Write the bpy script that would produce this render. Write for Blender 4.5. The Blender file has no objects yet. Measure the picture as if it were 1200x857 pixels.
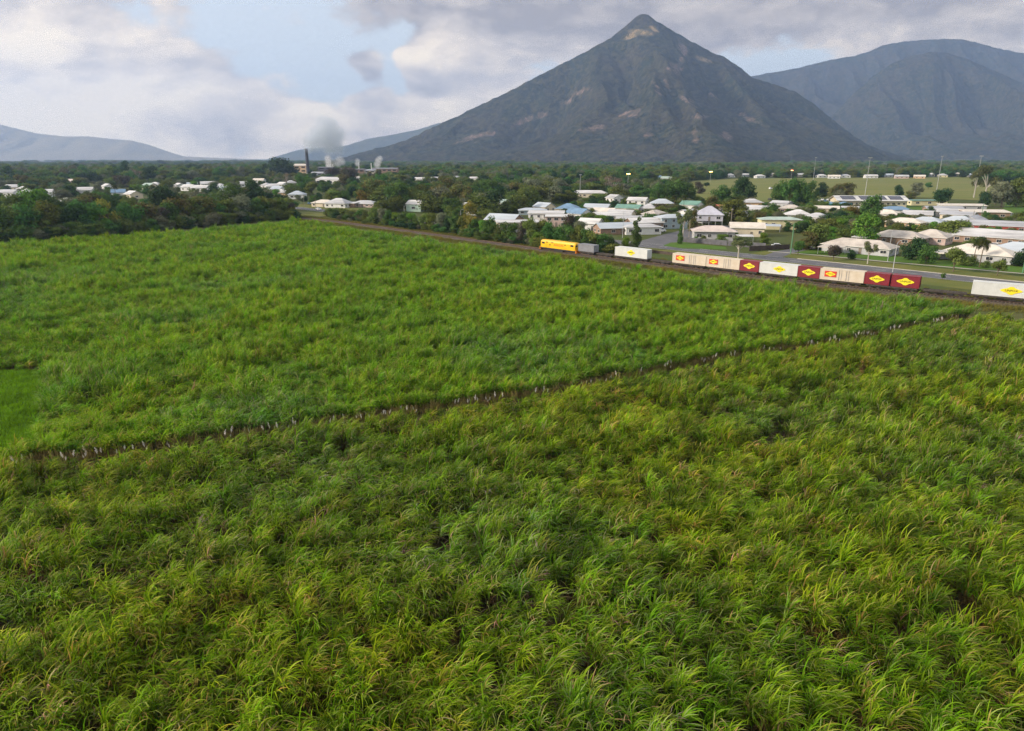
import bpy, math, random
import numpy as np
rad = math.radians
S = bpy.context.scene
COL = S.collection
rng = random.Random(7)
nr = np.random.default_rng(11)

# ------------------------------------------------------------------ camera
CAM_H, FPX, HORIZ = 31.0, 800.0, 186.0            # metres, focal length for a 1200 px wide frame, horizon row
TH = math.atan((428.5 - HORIZ) / FPX)
cd = bpy.data.cameras.new('camera')
cd.sensor_width = 36.0
cd.lens = FPX / 1200.0 * 36.0
cd.clip_start, cd.clip_end = 0.5, 60000.0
cam = bpy.data.objects.new('camera', cd)
COL.objects.link(cam)
cam.location = (0, 0, CAM_H)
cam.rotation_euler = (math.pi / 2 - TH, 0, 0)
S.camera = cam


def ray(px, py):
    dx, dy = (px - 600.0) / FPX, (py - 428.5) / FPX
    return np.array([dx, math.cos(TH) - dy * math.sin(TH), -math.sin(TH) - dy * math.cos(TH)])


def at(px, py, z=0.0):
    """the point of the plane z seen at a photo pixel"""
    d = ray(px, py)
    t = (CAM_H - z) / -d[2]
    return np.array([d[0] * t, d[1] * t, z])


def at_y(px, py, Y):
    d = ray(px, py)
    t = Y / d[1]
    return np.array([d[0] * t, Y, CAM_H + d[2] * t])


def proj(p):
    x, y, z = p[0], p[1], p[2] - CAM_H
    zc = y * math.cos(TH) - z * math.sin(TH)
    yc = y * math.sin(TH) + z * math.cos(TH)
    return 600 + FPX * x / zc, 428.5 - FPX * yc / zc


def azel(px, py):
    d = ray(px, py)
    d = d / np.linalg.norm(d)
    return math.atan2(d[0], d[1]), math.asin(d[2])


# ------------------------------------------------------------------ render settings
S.render.engine = 'CYCLES'
S.cycles.use_denoising = True
try:
    S.cycles.denoiser = 'OPENIMAGEDENOISE'
except Exception:
    pass
S.cycles.denoising_input_passes = 'RGB_ALBEDO_NORMAL'
S.cycles.denoising_prefilter = 'FAST'
S.cycles.max_bounces = 5
S.cycles.diffuse_bounces = 3
S.cycles.glossy_bounces = 2
S.cycles.transmission_bounces = 3
S.cycles.transparent_max_bounces = 8
S.cycles.volume_bounces = 2
S.cycles.volume_step_rate = 2.0
S.cycles.volume_max_steps = 128
S.cycles.sample_clamp_indirect = 4.0
S.view_settings.view_transform = 'Standard'
S.view_settings.look = 'None'
S.view_settings.gamma = 1.0
S.view_settings.use_curve_mapping = False
S.view_settings.exposure = 0.65

# ------------------------------------------------------------------ sky and sun
SUN_EL, SUN_AZ = rad(22), rad(-102)                # azimuth from +Y towards +X: the sun is low on the left, a little behind
sd = bpy.data.lights.new('sun', 'SUN')
sd.energy = 3.4
sd.angle = rad(8)
sd.color = (1.0, 0.86, 0.70)
sun = bpy.data.objects.new('sun', sd)
COL.objects.link(sun)
svec = (math.sin(SUN_AZ) * math.cos(SUN_EL), math.cos(SUN_AZ) * math.cos(SUN_EL), math.sin(SUN_EL))
from mathutils import Vector
sun.rotation_euler = Vector(svec).to_track_quat('Z', 'Y').to_euler()
sun.location = (-200, 100, 300)

W = bpy.data.worlds.new('World')
S.world = W
W.use_nodes = True
WT = W.node_tree
WT.nodes.clear()


class NT:
    """a small helper for wiring nodes"""
    def __init__(self, tree):
        self.t = tree

    def n(self, kind, **kw):
        o = self.t.nodes.new(kind)
        for k, v in kw.items():
            setattr(o, k, v)
        return o

    def put(self, sock, v):
        if hasattr(v, 'links'):
            self.t.links.new(v, sock)
        else:
            sock.default_value = v

    def m(self, op, a, b=None, c=None, clamp=False):
        o = self.n('ShaderNodeMath', operation=op, use_clamp=clamp)
        self.put(o.inputs[0], a)
        if b is not None:
            self.put(o.inputs[1], b)
        if c is not None:
            self.put(o.inputs[2], c)
        return o.outputs[0]

    def v(self, op, a, b=None, out=0):
        o = self.n('ShaderNodeVectorMath', operation=op)
        self.put(o.inputs[0], a)
        if b is not None:
            self.put(o.inputs[1], b)
        return o.outputs[out]

    def xyz(self, x, y, z=0.0):
        o = self.n('ShaderNodeCombineXYZ')
        for i, q in enumerate((x, y, z)):
            self.put(o.inputs[i], q)
        return o.outputs[0]

    def sep(self, v):
        o = self.n('ShaderNodeSeparateXYZ')
        self.put(o.inputs[0], v)
        return o.outputs

    def noise(self, vec, scale, detail=4.0, rough=0.55, dist=0.0, out='Fac'):
        o = self.n('ShaderNodeTexNoise')
        self.put(o.inputs['Vector'], vec)
        o.inputs['Scale'].default_value = scale
        o.inputs['Detail'].default_value = detail
        o.inputs['Roughness'].default_value = rough
        o.inputs['Distortion'].default_value = dist
        return o.outputs[out]

    def mix(self, f, a, b, blend='MIX'):
        o = self.n('ShaderNodeMix', data_type='RGBA', blend_type=blend)
        self.put(o.inputs[0], f)
        self.put(o.inputs[6], a)
        self.put(o.inputs[7], b)
        return o.outputs[2]

    def smooth(self, x, a, b):
        o = self.n('ShaderNodeMapRange', interpolation_type='SMOOTHSTEP')
        self.put(o.inputs[0], x)
        o.inputs[1].default_value = a
        o.inputs[2].default_value = b
        return o.outputs[0]


def c4(c):
    return (c[0], c[1], c[2], 1.0)


w = NT(WT)
sky = w.n('ShaderNodeTexSky', sky_type='NISHITA', sun_disc=False)
sky.sun_elevation = SUN_EL
sky.sun_rotation = SUN_AZ
sky.altitude = 30
sky.air_density = 1.0
sky.dust_density = 2.0
sky.ozone_density = 1.0
tc = w.n('ShaderNodeTexCoord')
dirv = w.v('NORMALIZE', tc.outputs['Generated'])
dx, dy, dz = w.sep(dirv)
az = w.m('ARCTAN2', dx, dy)
el = w.m('ARCSINE', dz)
# flattened cloud-bank coordinates, warped a little so that no edge is straight
ae = w.xyz(az, w.m('MULTIPLY', el, 2.1), 0.37)
warp = w.noise(ae, 5.0, 4.0, 0.55, out='Color')
aew = w.v('ADD', ae, w.v('MULTIPLY', w.v('SUBTRACT', warp, (0.5, 0.5, 0.5)), (0.10, 0.13, 0.0)))
n_big = w.noise(aew, 5.2, 8.0, 0.56)
n_off = w.noise(w.v('ADD', aew, (-0.022, 0.030, 0.0)), 5.2, 8.0, 0.56)
n_fine = w.noise(aew, 17.0, 8.0, 0.62)
sx_, sy_, _ = w.sep(aew)


def blob(px, py, rx, ry, weight):
    """a soft cloud bank in a direction of the sky: +weight makes cloud, -weight a clear gap"""
    a, e = azel(px, py)
    q = w.xyz(w.m('DIVIDE', w.m('SUBTRACT', sx_, a), rx * 0.00122), w.m('DIVIDE', w.m('SUBTRACT', sy_, e * 2.1), ry * 0.00122 * 2.1))
    ln = w.v('DOT_PRODUCT', q, q, out=1)
    return w.m('MULTIPLY', w.m('POWER', 2.718, w.m('MULTIPLY', ln, -1.0)), weight)


def total(lst):
    acc = lst[0]
    for q in lst[1:]:
        acc = w.m('ADD', acc, q)
    return acc


cover = total([blob(*b) for b in (
    (60, 40, 200, 70, 0.22), (200, 140, 330, 50, 0.30), (330, 25, 90, 60, -0.30), (400, 85, 60, 42, -0.22),
    (590, 10, 180, 45, 0.42), (426, 64, 28, 13, 0.27), (432, 84, 11, 13, 0.20), (438, 120, 24, 9, 0.45), (512, 95, 24, 22, 0.30),
    (470, 130, 120, 40, 0.14), (466, 78, 15, 40, -0.30), (405, 110, 26, 22, -0.16), (650, 82, 60, 26, -0.14), (930, 25, 260, 40, 0.34), (880, 78, 80, 14, -0.20),
    (1160, 20, 90, 60, 0.40), (560, 60, 60, 30, 0.22), (1040, 8, 60, 18, -0.12))])
tone = total([blob(*b) for b in (
    (-20, 150, 160, 40, 0.42),     (30, 80, 110, 70, 0.34), (150, 60, 170, 50, -0.10), (250, 125, 260, 20, 0.22), (170, 165, 300, 20, -0.10),
    (600, 0, 200, 50, -0.40), (520, 50, 30, 26, 0.36), (428, 70, 32, 28, -0.34), (512, 95, 26, 24, -0.30), (438, 120, 28, 13, -0.45),
    (560, 130, 110, 40, 0.24), (930, 15, 300, 50, -0.28), (900, 62, 160, 16, 0.12), (1170, 30, 70, 60, -0.16))])
cov = w.smooth(w.m('ADD', w.m('ADD', n_big, cover), w.m('MULTIPLY', w.m('SUBTRACT', n_fine, 0.5), 0.48)), 0.46, 0.61)
lit = w.m('MULTIPLY', w.m('SUBTRACT', n_big, n_off), 2.6)
t_ = w.m('ADD', w.m('ADD', w.m('ADD', 0.58, tone), lit), w.m('MULTIPLY', w.m('SUBTRACT', n_fine, 0.5), 0.70), clamp=True)
ramp = w.n('ShaderNodeValToRGB')
WT.links.new(t_, ramp.inputs[0])
cr = ramp.color_ramp
cr.elements[0].position = 0.0
cr.elements[0].color = (3.2, 2.9, 2.85, 1)
cr.elements[1].position = 1.0
cr.elements[1].color = (10.8, 9.1, 6.7, 1)
e_ = cr.elements.new(0.45)
e_.color = (5.9, 5.2, 4.6, 1)
e_ = cr.elements.new(0.75)
e_.color = (8.7, 7.4, 5.9, 1)
veil = w.mix(0.62, sky.outputs[0], (8.0, 8.5, 8.9, 1))       # thin high cirrus over the blue
skyc = w.mix(cov, veil, ramp.outputs[0])
below = w.smooth(el, -0.06, 0.0)
skyc = w.mix(below, (1.6, 1.9, 1.3, 1), skyc)
bg = w.n('ShaderNodeBackground')
WT.links.new(skyc, bg.inputs[0])
bg.inputs[1].default_value = 0.086
wo = w.n('ShaderNodeOutputWorld')
WT.links.new(bg.outputs[0], wo.inputs[0])
W.cycles.sampling_method = 'MANUAL'
W.cycles.sample_map_resolution = 512


# ------------------------------------------------------------------ helpers
def tag(o, label=None, cat=None, group=None, kind=None):
    if label:
        o['label'] = label
    if cat:
        o['category'] = cat
    if group:
        o['group'] = group
    if kind:
        o['kind'] = kind
    return o


def empty(name, loc=(0, 0, 0), rz=0.0):
    o = bpy.data.objects.new(name, None)
    COL.objects.link(o)
    o.location = loc
    o.rotation_euler = (0, 0, rz)
    o.empty_display_size = 0.5
    return o


class MB:
    """collects faces and links them as one mesh object"""
    def __init__(self):
        self.v, self.f, self.mi = [], [], []

    def poly(self, pts, mi=0):
        b = len(self.v)
        self.v += [tuple(p) for p in pts]
        self.f.append(tuple(range(b, b + len(pts))))
        self.mi.append(mi)

    def box(self, c, s, mi=0, rz=0.0):
        x, y, z = s[0] / 2, s[1] / 2, s[2] / 2
        co, si = math.cos(rz), math.sin(rz)
        b = len(self.v)
        for sx, sy, sz in ((-1, -1, -1), (1, -1, -1), (1, 1, -1), (-1, 1, -1), (-1, -1, 1), (1, -1, 1), (1, 1, 1), (-1, 1, 1)):
            px, py = sx * x, sy * y
            self.v.append((c[0] + px * co - py * si, c[1] + px * si + py * co, c[2] + sz * z))
        for q in ((0, 3, 2, 1), (4, 5, 6, 7), (0, 1, 5, 4), (1, 2, 6, 5), (2, 3, 7, 6), (3, 0, 4, 7)):
            self.f.append(tuple(b + i for i in q))
            self.mi.append(mi)

    def tube(self, a, b, r0, r1=None, n=8, mi=0, caps=True):
        r1 = r0 if r1 is None else r1
        a, b = Vector(a), Vector(b)
        d = (b - a).normalized()
        u = d.orthogonal().normalized()
        v = d.cross(u)
        s = len(self.v)
        for p, r in ((a, r0), (b, r1)):
            for i in range(n):
                t = 2 * math.pi * i / n
                self.v.append(tuple(p + u * (math.cos(t) * r) + v * (math.sin(t) * r)))
        for i in range(n):
            j = (i + 1) % n
            self.f.append((s + i, s + j, s + n + j, s + n + i))
            self.mi.append(mi)
        if caps:
            self.f.append(tuple(s + i for i in reversed(range(n))))
            self.f.append(tuple(s + n + i for i in range(n)))
            self.mi += [mi, mi]

    def build(self, name, mats, parent=None, smooth=False):
        me = bpy.data.meshes.new(name)
        me.from_pydata(self.v, [], self.f)
        for m_ in (mats if isinstance(mats, (list, tuple)) else [mats]):
            me.materials.append(m_)
        me.polygons.foreach_set('material_index', self.mi)
        if smooth:
            me.polygons.foreach_set('use_smooth', [True] * len(me.polygons))
        me.update()
        o = bpy.data.objects.new(name, me)
        COL.objects.link(o)
        if parent:
            o.parent = parent
        return o


def np_mesh(name, verts, faces, mats, mi=None, smooth=False, cols=None):
    """verts (N,3), faces (M,4): quads"""
    me = bpy.data.meshes.new(name)
    nv, nf = len(verts), len(faces)
    me.vertices.add(nv)
    me.vertices.foreach_set('co', np.asarray(verts, dtype=np.float32).ravel())
    me.loops.add(nf * 4)
    me.loops.foreach_set('vertex_index', np.asarray(faces, dtype=np.int32).ravel())
    me.polygons.add(nf)
    me.polygons.foreach_set('loop_start', np.arange(0, nf * 4, 4, dtype=np.int32))
    if mi is not None:
        me.polygons.foreach_set('material_index', np.asarray(mi, dtype=np.int32))
    if smooth:
        me.polygons.foreach_set('use_smooth', np.ones(nf, dtype=bool))
    for m_ in (mats if isinstance(mats, (list, tuple)) else [mats]):
        me.materials.append(m_)
    me.update(calc_edges=True)
    me.validate()
    if cols is not None:
        a = me.color_attributes.new('Col', 'FLOAT_COLOR', 'POINT')
        a.data.foreach_set('color', np.asarray(cols, dtype=np.float32).ravel())
    return me


_h = nr.random((256, 256))


def vnoise(x, y):
    x, y = np.asarray(x, float), np.asarray(y, float)
    xi, yi = np.floor(x).astype(int), np.floor(y).astype(int)
    fx, fy = x - xi, y - yi
    fx, fy = fx * fx * (3 - 2 * fx), fy * fy * (3 - 2 * fy)
    g = lambda a, b: _h[a % 256, b % 256]
    return (g(xi, yi) * (1 - fx) + g(xi + 1, yi) * fx) * (1 - fy) + (g(xi, yi + 1) * (1 - fx) + g(xi + 1, yi + 1) * fx) * fy


def fbm(x, y, o=4, gain=0.5):
    s, a, t = 0.0, 1.0, 0.0
    for i in range(o):
        s = s + a * vnoise(x * 2 ** i + 17.3 * i, y * 2 ** i + 9.1 * i)
        t += a
        a *= gain
    return s / t


def inside(poly, X, Y):
    poly = np.asarray(poly)[:, :2]
    r = np.zeros(np.shape(X), bool)
    n = len(poly)
    j = n - 1
    for i in range(n):
        xi, yi = poly[i]
        xj, yj = poly[j]
        hit = ((yi > Y) != (yj > Y)) & (X < (xj - xi) * (Y - yi) / (yj - yi + 1e-12) + xi)
        r ^= hit
        j = i
    return r


def pm(name, col, rough=0.7, var=0.15, scale=1.0, metal=0.0, col2=None, bump=0.0, bscale=None, spec=0.4, coords='Object', detail=5.0, stretch=None):
    """a procedural material: the base colour broken up by noise, and a little relief"""
    m_ = bpy.data.materials.new(name)
    m_.use_nodes = True
    t = NT(m_.node_tree)
    p = m_.node_tree.nodes['Principled BSDF']
    tcn = t.n('ShaderNodeTexCoord')
    vec = tcn.outputs[coords]
    if stretch:
        vec = t.v('MULTIPLY', vec, stretch)
    nz = t.noise(vec, scale, detail, 0.6)
    k = t.smooth(nz, 0.25, 0.75)
    b = col2 if col2 else tuple(c * (1 - 2 * var) for c in col)
    a = col if col2 else tuple(min(1, c * (1 + var)) for c in col)
    t.put(p.inputs['Base Color'], t.mix(k, c4(a), c4(b)))
    p.inputs['Roughness'].default_value = rough
    p.inputs['Metallic'].default_value = metal
    p.inputs['Specular IOR Level'].default_value = spec
    if bump:
        bn = t.n('ShaderNodeBump')
        bn.inputs['Strength'].default_value = bump
        t.put(bn.inputs['Height'], t.noise(vec, bscale or scale * 6, 6.0, 0.6))
        t.put(p.inputs['Normal'], bn.outputs[0])
    return m_


def emit(name, col, strength):
    m_ = bpy.data.materials.new(name)
    m_.use_nodes = True
    p = m_.node_tree.nodes['Principled BSDF']
    p.inputs['Base Color'].default_value = c4(col)
    p.inputs['Emission Color'].default_value = c4(col)
    p.inputs['Emission Strength'].default_value = strength
    return m_


def leaf_material(name, a, b, trans=0.25, nscale=0.35, inst=None):
    """leaf colour from a to b by clump and by tree"""
    m_ = bpy.data.materials.new(name)
    m_.use_nodes = True
    t = NT(m_.node_tree)
    t.t.nodes.clear()
    geo = t.n('ShaderNodeNewGeometry')
    oi = t.n('ShaderNodeObjectInfo')
    at_ = t.n('ShaderNodeAttribute', attribute_name='Col')
    tcn = t.n('ShaderNodeTexCoord')
    nz = t.noise(t.v('ADD', tcn.outputs['Object'], t.v('MULTIPLY', oi.outputs['Random'], (7, 3, 5))), nscale * 14, 3.0, 0.6)
    c = t.mix(t.smooth(nz, 0.3, 0.7), c4(a), c4(b))
    hs = t.n('ShaderNodeHueSaturation')
    t.put(hs.inputs['Hue'], t.m('ADD', 0.472, t.m('MULTIPLY', oi.outputs['Random'], 0.05)))
    t.put(hs.inputs['Value'], t.m('ADD', t.m('ADD', 0.55, t.m('MULTIPLY', oi.outputs['Random'], 0.40)), t.m('MULTIPLY', at_.outputs['Fac'], 0.60)))
    t.put(hs.inputs['Color'], c)
    d = t.n('ShaderNodeBsdfDiffuse')
    t.put(d.inputs[0], hs.outputs[0])
    tr = t.n('ShaderNodeBsdfTranslucent')
    t.put(tr.inputs[0], hs.outputs[0])
    mx = t.n('ShaderNodeMixShader')
    mx.inputs[0].default_value = trans
    t.put(mx.inputs[1], d.outputs[0])
    t.put(mx.inputs[2], tr.outputs[0])
    o = t.n('ShaderNodeOutputMaterial')
    t.put(o.inputs[0], mx.outputs[0])
    return m_


def poly_sheet(name, pts, z, mat, kind='structure'):
    m_ = MB()
    m_.poly([(p[0], p[1], z) for p in pts])
    o = m_.build(name, mat)
    # face up
    if o.data.polygons[0].normal.z < 0:
        o.data.flip_normals()
    if kind:
        o['kind'] = kind
    return o


def path_sheet(name, pts, wl, wr, z, mat):
    """a ribbon along ground points, wl metres to its left and wr to its right"""
    pts = np.asarray(pts)[:, :2]
    t = np.gradient(pts, axis=0)
    t /= np.linalg.norm(t, axis=1)[:, None]
    nrm = np.stack([-t[:, 1], t[:, 0]], 1)
    L, R = pts + nrm * wl, pts - nrm * wr
    m_ = MB()
    for i in range(len(pts) - 1):
        m_.poly([(*R[i], z), (*R[i + 1], z), (*L[i + 1], z), (*L[i], z)])
    o = m_.build(name, mat)
    o['kind'] = 'structure'
    return o

# ------------------------------------------------------------------ lines on the ground
RC = (9.29666811e-06, 5.86506780e-04, -1.12729542, 253.535)      # the railway: y as a cubic of x


def rail_y(x):
    return np.polyval(RC, x)


rx = np.linspace(-210, 190, 161)
RAIL = np.stack([rx, rail_y(rx)], 1)
road_px = [(1140, 326), (1080, 322), (1040, 318), (960, 310.5), (880, 300), (770, 288), (370, 246)]
RD = np.array([at(*p) for p in road_px])
RQ = np.polyfit(RD[:, 0], RD[:, 1], 2)
rx2 = np.linspace(-420, 260, 120)
ROAD = np.stack([rx2, np.where(rx2 < -124, 441.9 - 1.02 * (rx2 + 124.2), np.polyval(RQ, rx2))], 1)
PATHL = np.array([at(*p) for p in [(900, 294.5), (960, 299.5), (1040, 307), (1080, 310.5), (1200, 321), (1300, 329)]])
UX = np.array([0.70, -0.714])          # along the railway, towards the right
VX = np.array([0.714, 0.70])           # away from it

FRONT_EDGE = np.array([at(x, y, 2.9)[:2] for x, y in [(-330, 580), (-160, 557), (0, 538), (100, 528), (320, 497), (500, 473), (650, 452), (870, 410), (1000, 393), (1150, 363)]])
tt = np.gradient(FRONT_EDGE, axis=0)
tt /= np.linalg.norm(tt, axis=1)[:, None]
nn = np.stack([-tt[:, 1], tt[:, 0]], 1)
nn *= np.sign(nn[:, 1])[:, None]
BACK_EDGE = FRONT_EDGE + nn * np.array([4.4] * 8 + [4.6, 3.8])[:, None]
FRONT = np.vstack([FRONT_EDGE, [at(1200, 366, 2.9)[:2], at(1420, 380, 2.9)[:2], (110, 60), (60, 14), (-60, 14), (-110, 40)]])
RAIL_EDGE = np.array([at(x, y, 2.8)[:2] for x, y in [(1146, 357.2), (1120, 354.5), (1080, 349.5), (960, 337.5), (860, 325.5), (720, 309), (640, 299), (500, 279), (385, 261.5), (345, 257)]])
BELT_EDGE = np.array([at(x, y, 2.8)[:2] for x, y in [(200, 270), (100, 277), (0, 283), (-180, 296), (-400, 312)]])
BACK = np.vstack([BACK_EDGE, RAIL_EDGE, BELT_EDGE, [(-330, 120)]])
NOTCH = np.array([at(-420, 436)[:2], at(50, 436)[:2], at(42, 531)[:2], (-52.5, 59.0), (-130, 38), (-260, 38)])

# ------------------------------------------------------------------ the ground
GRASS_G = pm('rough_grass', (0.055, 0.090, 0.020), 0.9, col2=(0.100, 0.095, 0.036), scale=0.035, bump=0.3, bscale=1.2, coords='Object', detail=8, spec=0.1)
SOIL = pm('field_soil', (0.045, 0.042, 0.018), 0.95, col2=(0.07, 0.05, 0.025), scale=0.4, spec=0.1)
LAWN = pm('lawn', (0.065, 0.155, 0.018), 0.9, col2=(0.10, 0.15, 0.03), scale=0.12, bump=0.2, bscale=3, spec=0.1, detail=7)
DRY = pm('dry_verge_grass', (0.165, 0.160, 0.045), 0.9, col2=(0.10, 0.125, 0.03), scale=0.10, bump=0.2, bscale=3, spec=0.1, detail=8)
OVAL = pm('oval_turf', (0.135, 0.165, 0.040), 0.9, col2=(0.20, 0.19, 0.065), scale=0.018, spec=0.1, detail=7, stretch=(0.4, 1.6, 1))
ASPHALT = pm('asphalt', (0.125, 0.125, 0.135), 0.85, 0.12, 0.25, bump=0.1, bscale=8, spec=0.3, detail=8)
CONC = pm('pale_concrete', (0.42, 0.39, 0.33), 0.85, 0.1, 0.4, spec=0.3)
PAINT = pm('road_paint', (0.75, 0.75, 0.72), 0.7, 0.1, 1.0)
BALLAST = pm('ballast_stone', (0.105, 0.085, 0.068), 0.95, 0.3, 1.6, bump=0.8, bscale=7, spec=0.2)
GRAVEL = pm('gravel_yard', (0.24, 0.22, 0.19), 0.95, 0.15, 0.2, bump=0.2, bscale=5)

gx = np.concatenate([-np.geomspace(26000, 420, 22), np.linspace(-400, 400, 33), np.geomspace(420, 26000, 22)])
gy = np.concatenate([np.linspace(-600, 800, 29), np.geomspace(860, 34000, 26)])
GX, GY = np.meshgrid(gx, gy)
gv = np.stack([GX.ravel(), GY.ravel(), np.zeros(GX.size)], 1)
nxg = len(gx)
ii = np.arange((len(gy) - 1) * (nxg - 1))
a_ = (ii // (nxg - 1)) * nxg + ii % (nxg - 1)
ground = bpy.data.objects.new('ground', np_mesh('ground', gv, np.stack([a_, a_ + 1, a_ + nxg + 1, a_ + nxg], 1), GRASS_G))
COL.objects.link(ground)
ground['kind'] = 'structure'
poly_sheet('field_soil', np.vstack([[(-330, 8), (60, 8), (140, 60), at(1420, 380, 2.9)[:2], at(1200, 366, 2.9)[:2]], RAIL_EDGE, BELT_EDGE, [(-330, 120)]]), 0.004, SOIL)
poly_sheet('playing_field', [at(x, y)[:2] for x, y in [(815, 236), (800, 226), (812, 212), (860, 209.5), (960, 208.5), (1165, 207.5), (1330, 207), (1330, 236), (1180, 236), (1060, 231), (960, 232), (900, 237)]], 0.02, OVAL)
poly_sheet('school_lawn', [at(x, y)[:2] for x, y in [(1050, 240), (1105, 243), (1105, 250), (1060, 250)]], 0.024, LAWN)
poly_sheet('corner_lawn', [at(x, y)[:2] for x, y in [(1180, 236), (1330, 240), (1330, 262), (1160, 262), (1172, 252)]], 0.024, LAWN)
poly_sheet('side_lane', [at(x, y)[:2] for x, y in [(1172, 250), (1330, 250.5), (1330, 253.5), (1176, 252.5)]], 0.034, ASPHALT)
side = np.array([at(*p)[:2] for p in [(752, 290), (770, 284.5), (785, 280), (800, 275.5), (822, 270), (850, 264)]])
path_sheet('road', ROAD, 5.0, 5.0, 0.012, ASPHALT)
path_sheet('side_street', side, 7.5, 6.5, 0.016, ASPHALT)
path_sheet('driveway', np.array([at(*p)[:2] for p in [(905, 301), (918, 296), (945, 290.5), (985, 288)]]), 3.0, 3.0, 0.018, ASPHALT)
near_v = ROAD[(ROAD[:, 0] > 72)]
path_sheet('roadside_verge', near_v + VX * 10.5, 5.2, 4.6, 0.008, DRY)
path_sheet('front_lawn', np.array([at(*p)[:2] for p in [(925, 297), (960, 299.5), (1040, 307), (1080, 310.5), (1200, 321), (1300, 329)]])[:, :2] + VX * 8.4, 7.5, 7.0, 0.006, LAWN)
path_sheet('footpath', PATHL[:, :2] + VX * 0.2, 0.75, 0.75, 0.020, CONC)
path_sheet('railside_verge', ROAD[(ROAD[:, 0] > 50)] - VX * 10.0, 4.8, 7.5, 0.006, DRY)
poly_sheet('corner_verge', [at(x, y)[:2] for x, y in [(777, 288), (786, 284.5), (800, 284), (850, 289.5), (852, 292.5), (800, 291.5)]], 0.022, LAWN)
poly_sheet('crossing_verge', [at(x, y)[:2] for x, y in [(335, 244.8), (420, 249), (430, 244.5), (335, 238.5)]], 0.007, DRY)
poly_sheet('crossing_grass', [at(x, y)[:2] for x, y in [(348, 252.5), (410, 260), (420, 252.5), (350, 247)]], 0.0065, DRY)
# painted markings
mk = MB()
for off in (4.55, -4.55):
    q = ROAD + VX * off
    for i in range(len(q) - 1):
        mk.poly([(*(q[i] - VX * .07), .02), (*(q[i + 1] - VX * .07), .02), (*(q[i + 1] + VX * .07), .02), (*(q[i] + VX * .07), .02)])
for i in range(0, len(ROAD) - 1):
    p, q = ROAD[i], ROAD[i] + (ROAD[i + 1] - ROAD[i]) * 0.45
    mk.poly([(*(p - VX * .08), .02), (*(q - VX * .08), .02), (*(q + VX * .08), .02), (*(p + VX * .08), .02)])
o = mk.build('road_markings', PAINT)
o['kind'] = 'structure'
# kerb on the town side, a real step
kb = MB()
kr = ROAD[(ROAD[:, 0] > 84) & (ROAD[:, 0] < 240)] + VX * 5.15
for i in range(len(kr) - 1):
    c = (kr[i] + kr[i + 1]) / 2
    d = kr[i + 1] - kr[i]
    kb.box((c[0], c[1], 0.075), (np.hypot(*d), 0.28, 0.13), 0, math.atan2(d[1], d[0]))
o = kb.build('kerb', CONC)
o['kind'] = 'structure'

# ------------------------------------------------------------------ railway
bl = MB()
t = np.gradient(RAIL, axis=0)
t /= np.linalg.norm(t, axis=1)[:, None]
nrm = np.stack([-t[:, 1], t[:, 0]], 1)
prof = [(-3.4, 0.0), (-1.75, 0.52), (1.75, 0.52), (3.4, 0.0)]
for i in range(len(RAIL) - 1):
    for (a, za), (b, zb) in zip(prof[:-1], prof[1:]):
        bl.poly([(*(RAIL[i] + nrm[i] * a), za), (*(RAIL[i + 1] + nrm[i + 1] * a), za), (*(RAIL[i + 1] + nrm[i + 1] * b), zb), (*(RAIL[i] + nrm[i] * b), zb)])
o = bl.build('railway_embankment', BALLAST)
o['kind'] = 'structure'
RUST = pm('rail_steel', (0.16, 0.11, 0.085), 0.5, 0.2, 2.0, metal=0.7)
SLEEPER = pm('sleeper_timber', (0.15, 0.125, 0.10), 0.9, 0.2, 1.0)
tr = empty('railway_track', (0, 0, 0))
tr['kind'] = 'structure'
rl, sl = MB(), MB()
for s in (-0.5335, 0.5335):
    for i in range(len(RAIL) - 1):
        a, b = RAIL[i] + nrm[i] * s, RAIL[i + 1] + nrm[i + 1] * s
        c, d = (a + b) / 2, b - a
        rl.box((c[0], c[1], 0.72), (np.hypot(*d), 0.07, 0.14), 0, math.atan2(d[1], d[0]))
seg = np.concatenate([[0], np.cumsum(np.linalg.norm(np.diff(RAIL, axis=0), axis=1))])


def on_rail(s):
    x = np.interp(s, seg, RAIL[:, 0])
    y = np.interp(s, seg, RAIL[:, 1])
    k = min(len(RAIL) - 1, int(np.searchsorted(seg, s)))
    return np.array([x, y]), math.atan2(t[k][1], t[k][0])


for s in np.arange(1, seg[-1], 0.72):
    p, a = on_rail(s)
    sl.box((p[0], p[1], 0.575), (0.23, 2.0, 0.15), 0, a)
rl.build('rails', RUST, tr)
sl.build('sleepers', SLEEPER, tr)


def rail_s(px, z=1.8):
    """arc length at which the railway passes under a photo column"""
    u = np.array([proj((p[0], p[1], z))[0] for p in RAIL])
    return float(np.interp(px, u, seg))

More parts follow.
